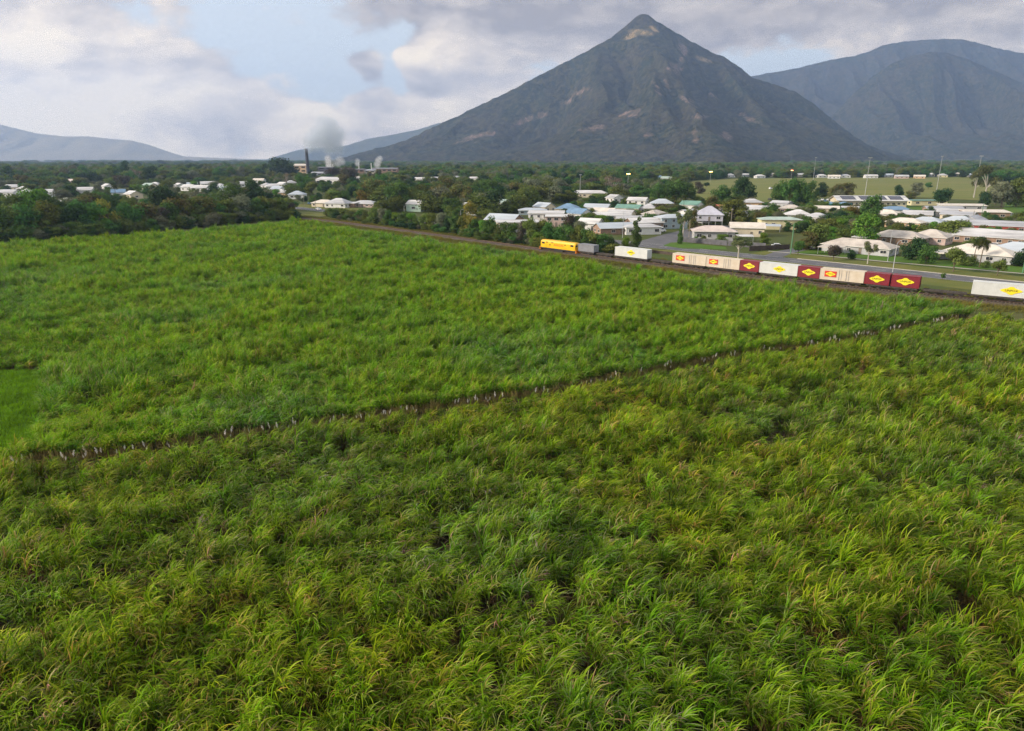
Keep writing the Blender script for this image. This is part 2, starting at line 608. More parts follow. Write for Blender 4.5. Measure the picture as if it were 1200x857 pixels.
# ------------------------------------------------------------------ mountains
def forest_hill(name, spots_on=True, plain=False, base=(0.022, 0.034, 0.023), base2=(0.044, 0.040, 0.031), fine=0.030):
    m_ = bpy.data.materials.new(name)
    m_.use_nodes = True
    t_ = NT(m_.node_tree)
    p = m_.node_tree.nodes['Principled BSDF']
    tcn = t_.n('ShaderNodeTexCoord')
    v = tcn.outputs['Object']
    big = t_.noise(v, 0.0035, 6.0, 0.6)
    sm = t_.noise(v, fine, 4.0, 0.75)
    md = t_.noise(v, 0.011, 5.0, 0.65)
    c = t_.mix(t_.smooth(big, 0.38, 0.62), c4(base), c4(base2))
    wk = 0.12 if plain else 1.0
    c = t_.mix(t_.m('MULTIPLY', t_.smooth(md, 0.44, 0.58), 0.75 * wk), c, (base[0] * .45, base[1] * .5, base[2] * .6, 1))
    c = t_.mix(t_.m('MULTIPLY', t_.smooth(sm, 0.44, 0.60), 0.8 * wk), c, (0.078, 0.072, 0.042, 1))
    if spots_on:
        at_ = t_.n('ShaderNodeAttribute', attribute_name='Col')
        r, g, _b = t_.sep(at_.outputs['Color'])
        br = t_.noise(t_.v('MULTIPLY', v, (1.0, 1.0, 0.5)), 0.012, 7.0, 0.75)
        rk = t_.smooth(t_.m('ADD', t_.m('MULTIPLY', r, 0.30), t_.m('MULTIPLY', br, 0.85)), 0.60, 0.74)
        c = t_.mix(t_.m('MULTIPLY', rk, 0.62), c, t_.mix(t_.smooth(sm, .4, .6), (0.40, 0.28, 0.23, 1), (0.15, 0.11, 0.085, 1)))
        sunlit_grass = t_.smooth(t_.m('ADD', t_.m('MULTIPLY', g, 0.62), t_.m('MULTIPLY', br, 0.6)), 0.60, 0.85)
        c = t_.mix(t_.m('MULTIPLY', sunlit_grass, 0.9), c, t_.mix(t_.smooth(sm, .4, .6), (0.38, 0.275, 0.15, 1), (0.14, 0.115, 0.055, 1)))  # warm sunlight on the dry summit is put into this tan
    t_.put(p.inputs['Base Color'], c)
    p.inputs['Roughness'].default_value = 1.0
    p.inputs['Specular IOR Level'].default_value = 0.0
    bn = t_.n('ShaderNodeBump')
    bn.inputs['Strength'].default_value = 1.0
    bn.inputs['Distance'].default_value = 25.0
    t_.put(bn.inputs['Height'], sm)
    t_.put(p.inputs['Normal'], bn.outputs[0])
    return m_


def hill(name, outline, Y, mat, nx=260, ny=110, kf=2.0, kb=1.2, gul=0.16, rough=9.0, expo=1.15, seed=0.0, rock=(), grass=(), peak=None):  # grass: dry spots tinted as if sunlit
    """a hill of real size at distance Y whose crest follows the outline; it falls away in front and behind in spurs and gullies"""
    pts = np.array([at_y(px, py, Y) for px, py in outline])
    X = np.linspace(pts[0, 0], pts[-1, 0], nx)
    Sx = np.interp(X, pts[:, 0], pts[:, 2])
    ker = np.ones(3) / 3
    Sx = np.convolve(np.pad(Sx, 1, mode='edge'), ker, mode='valid')
    Sx = np.maximum(Sx, 0.5)
    v = np.concatenate([np.linspace(-1, 0, int(ny * 0.7)), np.linspace(0, 1, int(ny * 0.3))[1:]])
    VV, XX = np.meshgrid(v, X, indexing='ij')
    SS = np.broadcast_to(Sx, VV.shape)
    L = np.where(VV < 0, kf, kb) * (SS * 0.8 + Sx.max() * 0.22)
    YY = Y + VV * L
    a = np.abs(VV)
    wx = XX + 260 * (fbm(XX / 700 + seed, YY / 700, 3) - 0.5)
    if peak is not None:                      # spurs run down and away from the summit
        x0 = at_y(*peak, Y)[0]
        wx = (XX - x0) * (1.0 - 0.55 * a) + x0 + 200 * (fbm(XX / 600 + seed, YY / 600, 3) - 0.5)
    g1 = 1 - np.abs(2 * fbm(wx / 380 + seed, YY / 2600 + seed, 2) - 1) * 3.2
    g2 = 1 - np.abs(2 * fbm(wx / 130 + seed * 2, YY / 900, 3) - 1) * 2.6
    H = SS * (1 - a) ** (expo * .92)
    H = H - (gul * np.clip(1 - g1, 0, 2) + gul * 0.4 * np.clip(1 - g2, 0, 2)) * SS * np.minimum(1, a * 3.5) * (1 - a) ** 1.1
    H = H + rough * (fbm(XX / 45, YY / 45, 3) - 0.45) * np.minimum(1, H / 40)
    H = np.where(a > 0.985, -3.0, np.maximum(H, -3.0))
    V = np.stack([XX.ravel(), YY.ravel(), H.ravel()], 1)
    ny_ = len(v)
    ii = np.arange((ny_ - 1) * (nx - 1))
    q = (ii // (nx - 1)) * nx + ii % (nx - 1)
    cols = np.zeros((len(V), 4))
    cols[:, 3] = 1
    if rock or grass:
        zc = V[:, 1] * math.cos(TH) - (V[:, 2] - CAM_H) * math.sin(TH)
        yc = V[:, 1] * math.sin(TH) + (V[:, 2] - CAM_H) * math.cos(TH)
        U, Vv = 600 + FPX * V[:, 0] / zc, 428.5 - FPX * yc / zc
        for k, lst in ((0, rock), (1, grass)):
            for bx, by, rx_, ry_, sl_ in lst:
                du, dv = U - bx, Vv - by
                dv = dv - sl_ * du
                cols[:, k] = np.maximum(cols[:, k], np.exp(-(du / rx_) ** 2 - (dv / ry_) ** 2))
    me = np_mesh(name, V, np.stack([q, q + 1, q + nx + 1, q + nx], 1), mat, smooth=True, cols=cols)
    o = bpy.data.objects.new(name, me)
    COL.objects.link(o)
    o['kind'] = 'structure'
    return o


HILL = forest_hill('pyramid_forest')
HILL2 = forest_hill('range_forest', False)
HILL3 = forest_hill('far_range_forest', False, False, (0.06, 0.08, 0.04), (0.11, 0.115, 0.055), 0.02)
HILL4 = forest_hill('pale_sunlit_range', False, True, (0.28, 0.26, 0.20), (0.34, 0.30, 0.22), 0.02)  # sunlit rain haze over these hills is put into the pale colour
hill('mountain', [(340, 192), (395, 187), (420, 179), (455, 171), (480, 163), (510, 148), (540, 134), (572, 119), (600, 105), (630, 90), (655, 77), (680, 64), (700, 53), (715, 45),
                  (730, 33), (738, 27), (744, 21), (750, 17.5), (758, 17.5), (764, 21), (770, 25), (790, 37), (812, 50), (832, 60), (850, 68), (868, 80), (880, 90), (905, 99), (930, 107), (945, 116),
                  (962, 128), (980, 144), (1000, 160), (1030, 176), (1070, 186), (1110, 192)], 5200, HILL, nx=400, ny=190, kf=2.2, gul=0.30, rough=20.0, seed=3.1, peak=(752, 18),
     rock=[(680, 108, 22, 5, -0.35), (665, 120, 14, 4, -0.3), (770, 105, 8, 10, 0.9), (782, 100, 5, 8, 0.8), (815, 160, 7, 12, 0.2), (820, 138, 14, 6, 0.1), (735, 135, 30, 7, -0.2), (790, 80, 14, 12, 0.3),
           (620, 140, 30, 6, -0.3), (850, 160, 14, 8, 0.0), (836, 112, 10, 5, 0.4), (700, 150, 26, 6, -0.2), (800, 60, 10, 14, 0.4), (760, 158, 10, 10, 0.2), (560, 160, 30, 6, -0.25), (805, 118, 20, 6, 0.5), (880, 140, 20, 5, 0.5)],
     grass=[(752, 38, 22, 5, 0.1), (740, 43, 16, 4, -0.3), (766, 34, 10, 5, 0.4), (824, 70, 15, 4.5, 0.35)])  # dry grass, with the sunlit patches of the summit painted into its colour
hill('mountain_range', [(700, 192), (760, 150), (820, 112), (850, 99), (883, 89), (905, 85), (930, 81), (950, 76), (975, 70), (1000, 66), (1020, 60), (1035, 53), (1060, 49), (1085, 47), (1100, 46), (1125, 46),
                        (1145, 50), (1165, 56), (1185, 60), (1205, 64), (1260, 75), (1340, 98), (1420, 130), (1490, 188)], 9000, HILL2, nx=300, ny=110, kf=1.9, gul=0.24, rough=16, seed=8.3)
hill('foothill', [(900, 192), (940, 170), (970, 142), (1000, 110), (1025, 88), (1048, 73), (1070, 65), (1092, 61), (1110, 62), (1130, 68), (1155, 78), (1180, 90), (1205, 101), (1250, 118), (1310, 145), (1390, 186)],
     7200, HILL2, nx=280, ny=120, kf=2.3, gul=0.28, rough=14, seed=5.7)
hill('distant_hill', [(300, 191), (322, 184), (345, 177), (365, 173), (385, 174), (405, 171), (430, 163), (460, 158), (490, 152), (515, 144), (560, 150), (620, 170), (680, 190)], 11000, HILL3, nx=160, ny=70, kf=2.6, gul=0.10, rough=10, seed=1.9)
hill('distant_range', [(-60, 160), (-40, 141), (0, 146), (20, 151), (45, 157), (75, 160), (105, 160), (130, 163), (155, 165), (175, 170), (195, 177), (215, 183.5), (250, 185.0), (300, 187)],
     11000, HILL4, nx=160, ny=70, kf=2.4, gul=0.10, rough=10, seed=6.2)

# ------------------------------------------------------------------ scattered stuff
def scatter(name, P, R, SC, TINT, IDX, protos, label, cat):
    me = bpy.data.meshes.new(name)
    me.vertices.add(len(P))
    me.vertices.foreach_set('co', np.asarray(P, np.float32).ravel())
    for nm, typ, key, arr, dt in (('rot', 'FLOAT_VECTOR', 'vector', R, np.float32), ('scl', 'FLOAT_VECTOR', 'vector', SC, np.float32), ('tint', 'FLOAT_VECTOR', 'vector', TINT, np.float32), ('idx', 'INT', 'value', IDX, np.int32)):
        a = me.attributes.new(nm, typ, 'POINT')
        a.data.foreach_set(key, np.asarray(arr, dt).ravel())
    o = bpy.data.objects.new(name, me)
    COL.objects.link(o)
    pc = bpy.data.collections.new(name + '_kinds')
    for q in protos:
        pc.objects.link(q)
    g = bpy.data.node_groups.new(name, 'GeometryNodeTree')
    g.interface.new_socket('Geometry', in_out='INPUT', socket_type='NodeSocketGeometry')
    g.interface.new_socket('Geometry', in_out='OUTPUT', socket_type='NodeSocketGeometry')
    N, Lk = g.nodes, g.links
    gi, go = N.new('NodeGroupInput'), N.new('NodeGroupOutput')
    ci = N.new('GeometryNodeCollectionInfo')
    ci.inputs['Collection'].default_value = pc
    ci.inputs['Separate Children'].default_value = True
    ci.inputs['Reset Children'].default_value = True

    def attr(n_, ty):
        q = N.new('GeometryNodeInputNamedAttribute')
        q.data_type = ty
        q.inputs['Name'].default_value = n_
        return q.outputs[0]
    ip = N.new('GeometryNodeInstanceOnPoints')
    Lk.new(gi.outputs[0], ip.inputs['Points'])
    Lk.new(ci.outputs[0], ip.inputs['Instance'])
    ip.inputs['Pick Instance'].default_value = True
    Lk.new(attr('idx', 'INT'), ip.inputs['Instance Index'])
    er = N.new('FunctionNodeEulerToRotation')
    Lk.new(attr('rot', 'FLOAT_VECTOR'), er.inputs[0])
    Lk.new(er.outputs[0], ip.inputs['Rotation'])
    Lk.new(attr('scl', 'FLOAT_VECTOR'), ip.inputs['Scale'])
    Lk.new(ip.outputs[0], go.inputs[0])
    md = o.modifiers.new('scatter', 'NODES')
    md.node_group = g
    return tag(o, label, cat, None, 'stuff')


def blade_material(name, trans=0.35):
    m_ = bpy.data.materials.new(name)
    m_.use_nodes = True
    t_ = NT(m_.node_tree)
    t_.t.nodes.clear()
    a = t_.n('ShaderNodeAttribute', attribute_name='Col')
    b = t_.n('ShaderNodeAttribute', attribute_name='tint', attribute_type='INSTANCER')
    c = t_.mix(1.0, a.outputs['Color'], b.outputs['Color'], 'MULTIPLY')
    d = t_.n('ShaderNodeBsdfPrincipled')
    t_.put(d.inputs['Base Color'], c)
    d.inputs['Roughness'].default_value = 0.45
    d.inputs['Specular IOR Level'].default_value = 0.04
    tr_ = t_.n('ShaderNodeBsdfTranslucent')
    t_.put(tr_.inputs[0], c)
    mx = t_.n('ShaderNodeMixShader')
    mx.inputs[0].default_value = trans
    t_.put(mx.inputs[1], d.outputs[0])
    t_.put(mx.inputs[2], tr_.outputs[0])
    o = t_.n('ShaderNodeOutputMaterial')
    t_.put(o.inputs[0], mx.outputs[0])
    return m_


BLADE = blade_material('cane_leaf')


def cane_proto(seed, lean, spread):
    """one stool of sugarcane: stalks, long leaves that arch over with the wind, dead leaves hanging at the foot"""
    q = np.random.default_rng(seed)
    V, F, C = [], [], []

    def strip(p0, dir0, az_, length, width, droop, col0, col1, wind, n=5):
        p = np.array(p0, float)
        e = dir0
        b = len(V)
        side_ = np.array([-math.sin(az_), math.cos(az_), 0.0])
        for i in range(n + 1):
            s = i / n
            wdt = width * (1 - s) ** 0.6 * (0.55 + 0.45 * min(1, s * 5)) * 0.5 + 0.002
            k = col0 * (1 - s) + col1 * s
            V.append(p - side_ * wdt)
            V.append(p + side_ * wdt)
            C.append(k)
            C.append(k)
            d = np.array([math.cos(az_) * math.cos(e), math.sin(az_) * math.cos(e), math.sin(e)]) + np.array([wind * s, -wind * 0.3 * s, 0])
            d /= np.linalg.norm(d)
            p = p + d * (length / n)
            e -= droop / n * (0.5 + s)
        for i in range(n):
            F.append((b + 2 * i, b + 2 * i + 1, b + 2 * i + 3, b + 2 * i + 2))
    n_st = q.integers(4, 7)
    for _ in range(n_st):
        a0 = q.uniform(0, 2 * math.pi)
        r0 = spread * math.sqrt(q.random())
        base = np.array([r0 * math.cos(a0), r0 * math.sin(a0), 0])
        top = base + np.array([lean * q.uniform(.4, 1.3) + q.normal(0, .16), q.normal(0, .20), q.uniform(1.45, 2.05)])
        b = len(V)
        for p, wd in ((base, .02), (top, .016)):
            for dx_, dy_ in ((-wd, -wd), (wd, -wd), (wd, wd), (-wd, wd)):
                V.append(p + np.array([dx_, dy_, 0]))
                C.append(np.array([.17, .12, .055]) if p is base else np.array([.13, .14, .04]))
        for i in range(4):
            j = (i + 1) % 4
            F.append((b + i, b + j, b + 4 + j, b + 4 + i))
        nl = q.integers(8, 12)
        for k in range(nl):
            s = 0.52 + 0.48 * (k / (nl - 1))
            p = base + (top - base) * s
            az_ = q.normal(0, 1.25)
            el_ = rad(36 + 46 * s) + q.normal(0, .13)
            hue = q.random()
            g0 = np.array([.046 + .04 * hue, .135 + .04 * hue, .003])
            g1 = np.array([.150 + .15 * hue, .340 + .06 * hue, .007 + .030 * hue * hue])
            if q.random() < 0.16:
                g1 = np.array([.38, .42, .14])
            if q.random() < 0.08:
                g0, g1 = np.array([.22, .17, .05]), np.array([.42, .32, .13])
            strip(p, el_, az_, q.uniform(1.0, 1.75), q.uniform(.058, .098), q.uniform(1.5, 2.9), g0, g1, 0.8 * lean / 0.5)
        for k in range(5):
            p = base + (top - base) * q.uniform(.2, .65)
            strip(p, rad(q.uniform(-30, 30)), q.uniform(0, 6.28), q.uniform(.5, 1.0), .045, q.uniform(1.4, 2.2), np.array([.15, .105, .04]), np.array([.25, .18, .075]), 0.1, 4)
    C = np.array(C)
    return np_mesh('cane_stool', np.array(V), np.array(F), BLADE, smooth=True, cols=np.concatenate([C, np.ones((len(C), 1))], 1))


CANE = [bpy.data.objects.new('cane_stool_%02d' % i, cane_proto(100 + i, (0.35, 0.6, 0.75, 0.5, 0.45, 0.65)[i % 6] if i < 6 else (0.2, 0.35, 0.3)[i % 3], 0.34)) for i in range(12)]


def tone(x, y, front):
    """patches of yellow-green, bluish and dry cane"""
    a, b, c = fbm(x / 16, y / 16, 3), fbm(x / 5 + 40, y / 5, 3), fbm(x / 34 + 9, y / 34 + 70, 3)
    k = np.clip((a - 0.5) * 3.0 + 0.5, 0, 1)
    j = np.clip((b - 0.5) * 3.0 + 0.5, 0, 1)
    c = np.clip((c - 0.5) * 3.0 + 0.5, 0, 1)
    T = np.stack([0.90 + 0.24 * k + 0.20 * j, 1.02 + 0.12 * k + 0.12 * j, 0.9 + 0.9 * (1 - k) * c], 1)
    r = nr.random(len(x))
    T *= ((0.42 + 1.05 * r) if front else (0.68 + 0.52 * r))[:, None]
    T[:, 0] *= nr.uniform(.85, 1.2, len(x))
    d_ = nr.random(len(x)) < (.05 if front else .02)
    T[d_] *= np.array([1.40, 0.98, 2.2])
    T *= np.array([0.96, 0.90, 0.88]) if front else np.array([1.06, 1.14, 1.1])
    return T


def cane_points(polyg, skip, dens, y0, y1, size):
    step = 1 / math.sqrt(dens)
    p = np.asarray(polyg)
    xs = np.arange(p[:, 0].min(), p[:, 0].max(), step)
    ys = np.arange(max(y0, p[:, 1].min()), min(y1, p[:, 1].max()), step)
    if len(ys) == 0:
        return np.zeros((0, 4))
    X, Y = np.meshgrid(xs, ys)
    X = X.ravel() + nr.uniform(-.5, .5, X.size) * step
    Y = Y.ravel() + nr.uniform(-.5, .5, Y.size) * step
    keep = inside(polyg, X, Y) & (np.abs(X) < 0.80 * Y + 34)
    if skip is not None:
        keep &= ~inside(skip, X, Y)
    X, Y = X[keep], Y[keep]
    return np.stack([X, Y, np.full(len(X), size), np.zeros(len(X))], 1)


def cane_field(name, polyg, skip, bands, label, front):
    A = np.vstack([cane_points(polyg, skip, *b) for b in bands])
    x, y, s = A[:, 0], A[:, 1], A[:, 2]
    hh = fbm(x / 7 + 3, y / 7 + 5, 4)
    gap = fbm(x / 3.1 + 50, y / 3.1 + 20, 3)
    keep = (gap > (0.32 if front else 0.27)) | (nr.random(len(x)) < .25)
    x, y, s, hh = x[keep], y[keep], s[keep], hh[keep]
    n = len(x)
    low = np.clip((hh - 0.28) / 0.4, 0, 1)
    sz = (0.66 + 0.55 * low) * (nr.uniform(.80, 1.22, n) if front else nr.uniform(.66, 1.30, n))
    clump = np.clip((fbm(x / 1.9 + 11, y / 1.9 + 23, 2) - .5) * 2.2 + .5, 0, 1)
    sz = sz * (.80 + .36 * clump)
    edge = FRONT_EDGE if front else BACK_EDGE
    es = np.vstack([np.linspace(a, b, 40) for a, b in zip(edge[:-1], edge[1:])])
    de = np.array([np.min(np.hypot(es[:, 0] - a, es[:, 1] - b)) if abs(b - np.interp(a, edge[:, 0], edge[:, 1])) < 6 else 9 for a, b in zip(x, y)])
    sz = np.where(de < 2.2, nr.uniform(.90, 1.02, n), sz)
    R = np.stack([nr.normal(0, .07, n) + 0.25 * (fbm(x / 6 + 80, y / 6, 2) - .5), nr.normal(0, .07, n) + 0.35 * (fbm(x / 6, y / 6 + 80, 2) - .4), -0.35 + nr.normal(0, .45 if front else .9, n) + 2.0 * (fbm(x / 9 + 30, y / 9, 2) - .5) + 1.8 * (fbm(x / 2.4 + 60, y / 2.4, 1) - .5)], 1)
    SCL = np.stack([s * nr.uniform(.9, 1.2, n), s * nr.uniform(.9, 1.2, n), sz * (0.9 + 0.1 * s)], 1)
    T = tone(x, y, front)
    P = np.stack([x, y, np.zeros(n)], 1)
    return scatter(name, P, R, SCL, T, nr.integers(0, len(CANE), n), CANE, label, 'sugarcane')


cane_a = cane_field('sugarcane_field', FRONT, None, [(1.25, 0, 78, 1.0), (1.2, 78, 400, 1.0)], 'tall wind-combed sugarcane filling the whole near field in front of the narrow dark gap', True)
cane_b = cane_field('sugarcane_field', BACK, NOTCH, [(1.25, 0, 130, 1.0), (1.2, 130, 210, 1.0), (1.0, 210, 500, 1.1)], 'bright green sugarcane in the field between the narrow gap and the railway', False)

# short bright young cane in the corner at the left
def young_proto(seed):
    q = np.random.default_rng(seed)
    V, F, C = [], [], []
    for k in range(46):
        p = np.array([q.normal(0, .32), q.normal(0, .32), 0])
        a, h = q.uniform(0, 6.28), q.uniform(.35, .75)
        w_ = .018
        b = len(V)
        tip = p + np.array([math.cos(a) * .25 + .12, math.sin(a) * .25, h])
        mid = p + (tip - p) * .55 + np.array([0, 0, .1])
        sd_ = np.array([-math.sin(a), math.cos(a), 0]) * w_
        for c, ww, col in ((p, 1, (.06, .13, .008)), (mid, 1, (.12, .31, .010)), (tip, .15, (.20, .40, .02))):
            V += [c - sd_ * ww, c + sd_ * ww]
            C += [col, col]
        F += [(b, b + 1, b + 3, b + 2), (b + 2, b + 3, b + 5, b + 4)]
    C = np.array(C)
    return np_mesh('young_cane_tuft', np.array(V), np.array(F), BLADE, smooth=True, cols=np.concatenate([C, np.ones((len(C), 1))], 1))


YOUNG = [bpy.data.objects.new('young_cane_tuft_%d' % i, young_proto(300 + i)) for i in range(4)]
xs, ys = np.meshgrid(np.arange(-150, -48, .55), np.arange(56, 102, .55))
xs, ys = xs.ravel() + nr.uniform(-.25, .25, xs.size), ys.ravel() + nr.uniform(-.25, .25, ys.size)
k = inside(NOTCH, xs, ys) & ~inside(FRONT, xs, ys) & (np.abs(xs) < .82 * ys + 30)
# clear of the cane by half a metre
xs, ys = xs[k], ys[k]
n = len(xs)
tv = (0.55 + 0.7 * fbm(xs / 2.5, ys / 5, 4) + 0.13 * np.sin((xs * .86 + ys * .5) * 4.2)) * nr.uniform(.8, 1.2, n)
scatter('young_cane', np.stack([xs, ys, np.full(n, 0.004)], 1), np.stack([np.zeros(n), np.zeros(n), nr.uniform(-.6, .6, n)], 1), np.stack([np.full(n, 1.)] * 2 + [nr.uniform(.7, 1.2, n) * (0.6 + .8 * fbm(xs / 5 + 7, ys / 5, 2))], 1),
        np.stack([tv * 1.15, tv, tv * .8], 1), nr.integers(0, 4, n), YOUNG, 'low bright green young crop in the cleared plot at the left edge', 'young crop')

# whitish plumes along the gap
PLUME = pm('plume_fluff', (0.86, 0.82, 0.76), 0.9, 0.12, 6.0, spec=0.1)
STEM = pm('plume_stem', (0.30, 0.24, 0.12), 0.9, 0.15, 4.0, spec=0.1)
pmesh = []
for s in range(4):
    q = random.Random(60 + s)
    b = MB()
    h = 1.0
    b.tube((0, 0, 0), (0.04, 0.02, h), 0.018, 0.012, 5, 1)
    for k in range(26):
        u = k / 25
        r = 0.13 * math.sin(math.pi * min(1, .12 + u * .95)) + .012
        a = q.uniform(0, 6.28)
        c = Vector((.04 + .10 * u * u, .02, h + u * .62))
        d = Vector((math.cos(a) * r, math.sin(a) * r, .16))
        sd_ = Vector((-math.sin(a), math.cos(a), 0)) * .035
        b.poly([c - sd_, c + sd_, c + d + sd_ * .5 - Vector((0, 0, .02)), c + d - sd_ * .5])
        b.poly([c + Vector((0, 0, -.03)), c + d * .6 + Vector((0, 0, -.09)), c + d, c + Vector((0, 0, .05))])
    o = b.build('grass_plume', [PLUME, STEM])
    pmesh.append(o.data)
    bpy.data.objects.remove(o)
be = np.array(BACK_EDGE)
bseg = np.concatenate([[0], np.cumsum(np.linalg.norm(np.diff(be, axis=0), axis=1))])
n_pl = 0
s = np.interp(-66, be[:, 0], bseg)
while s < bseg[-1] - 1:
    s += rng.expovariate(1 / 0.55) if rng.random() < .86 else rng.uniform(2, 6)
    if s > bseg[-1] - 1:
        break
    x, y = np.interp(s, bseg, be[:, 0]), np.interp(s, bseg, be[:, 1])
    o = bpy.data.objects.new('grass_plume', pmesh[n_pl % 4])
    COL.objects.link(o)
    o.location = (x + rng.uniform(-.3, .3), y - rng.uniform(0.3, 1.0), 0)
    o.rotation_euler = (rng.uniform(-.12, .12), rng.uniform(-.08, .2), rng.uniform(0, 6.28))
    q = rng.uniform(.6, 1.15)
    o.scale = (q * .95, q * .95, q * .95)
    tag(o, 'whitish feathery grass plume standing along the dark gap at the foot of the cane', 'grass plume', 'whitish plumes along the gap between the two cane fields')
    n_pl += 1

# dry stalks and dead leaves showing along the foot of the far cane
def stalk_proto(seed):
    q = np.random.default_rng(seed)
    V, F, C = [], [], []
    for k in range(16):
        p = np.array([q.normal(0, .35), q.normal(0, .18), 0])
        h = q.uniform(.9, 1.9)
        t_ = p + np.array([q.normal(0, .16), q.normal(-.05, .12), h])
        g = q.random()
        c0 = np.array([.20 + .20 * g, .17 + .14 * g, .06 + .07 * g])
        a = q.uniform(-.6, .6)
        sd_ = np.array([math.cos(a), math.sin(a), 0]) * q.uniform(.02, .045)
        b = len(V)
        V += [p - sd_, p + sd_, t_ + sd_ * .7, t_ - sd_ * .7]
        C += [c0 * .7, c0 * .7, c0, c0]
        F.append((b, b + 1, b + 2, b + 3))
    C = np.array(C)
    return np_mesh('dry_stalks', np.array(V), np.array(F), BLADE, cols=np.concatenate([C, np.ones((len(C), 1))], 1))


ST = [bpy.data.objects.new('dry_stalk_%d' % i, stalk_proto(700 + i)) for i in range(5)]
ss = np.arange(2, bseg[-1] - 1, .30)
n = len(ss)
bx_, by_ = np.interp(ss, bseg, be[:, 0]), np.interp(ss, bseg, be[:, 1])
scatter('dry_cane_stalks', np.stack([bx_ + nr.normal(0, .2, n), by_ + nr.uniform(-.5, .3, n), np.zeros(n)], 1), np.stack([np.zeros(n), np.zeros(n), nr.uniform(-.6, .6, n)], 1), np.stack([np.ones(n), np.ones(n), nr.uniform(.45, 1.0, n)], 1),
        np.ones((n, 3)) * nr.uniform(.8, 1.5, (n, 1)), nr.integers(0, 5, n), ST, 'tan dry cane stalks standing along the far side of the narrow gap', 'dry stalks')

# ------------------------------------------------------------------ haze in the air
def haze_box(density):
    m_ = bpy.data.materials.new('hazy_air')
    m_.use_nodes = True
    m_.node_tree.nodes.clear()
    v = m_.node_tree.nodes.new('ShaderNodeVolumePrincipled')
    v.inputs['Color'].default_value = (0.47, 0.64, 1.0, 1)
    v.inputs['Density'].default_value = density
    v.inputs['Anisotropy'].default_value = 0.3
    o = m_.node_tree.nodes.new('ShaderNodeOutputMaterial')
    m_.node_tree.links.new(v.outputs[0], o.inputs['Volume'])
    b = MB()
    b.box((0, 6800, 724.0), (22000, 14000, 1450.0))
    h = b.build('haze', m_)
    h['kind'] = 'stuff'


haze_box(7.2e-5)

# ------------------------------------------------------------------ trees
BARK = pm('bark', (0.14, 0.115, 0.085), 0.95, 0.2, 3.0, spec=0.1)
PALE_BARK = pm('pale_bark', (0.42, 0.39, 0.34), 0.9, 0.15, 1.5, spec=0.1)
KINDS = {
    # kind: (leaf a, leaf b, bark, crown base, crown lobes, cards, card size, solid look, word)
    'broad': ((0.034, 0.078, 0.022), (0.058, 0.108, 0.026), BARK, 'broad dark green tree'),
    'olive': ((0.062, 0.088, 0.022), (0.096, 0.118, 0.030), BARK, 'olive green tree'),
    'dark': ((0.018, 0.040, 0.018), (0.032, 0.058, 0.022), BARK, 'very dark round tree'),
    'bright': ((0.055, 0.130, 0.018), (0.100, 0.165, 0.030), BARK, 'bright green leafy tree'),
    'rusty': ((0.105, 0.080, 0.032), (0.060, 0.088, 0.026), BARK, 'rust-tipped tree'),
    'gold': ((0.180, 0.140, 0.030), (0.100, 0.115, 0.028), BARK, 'yellowish tree'),
    'gum': ((0.060, 0.078, 0.034), (0.092, 0.098, 0.045), PALE_BARK, 'pale-limbed gum tree'),
    'plum': ((0.070, 0.048, 0.046), (0.050, 0.062, 0.034), BARK, 'purplish brown tree'),
    'spire': ((0.035, 0.075, 0.022), (0.062, 0.100, 0.030), BARK, 'slim upright green tree'),
    'bush': ((0.050, 0.082, 0.022), (0.090, 0.108, 0.030), BARK, 'low bushy shrub'),
    'bare': ((0.150, 0.110, 0.090), (0.105, 0.085, 0.070), PALE_BARK, 'brown leafless tree'),
    'grey': ((0.085, 0.098, 0.060), (0.120, 0.125, 0.078), BARK, 'grey-green tree'),
}
LOBES = {'spire': 'spire', 'bush': 'bush', 'gum': 'gum', 'bare': 'fan', 'dark': 'round'}


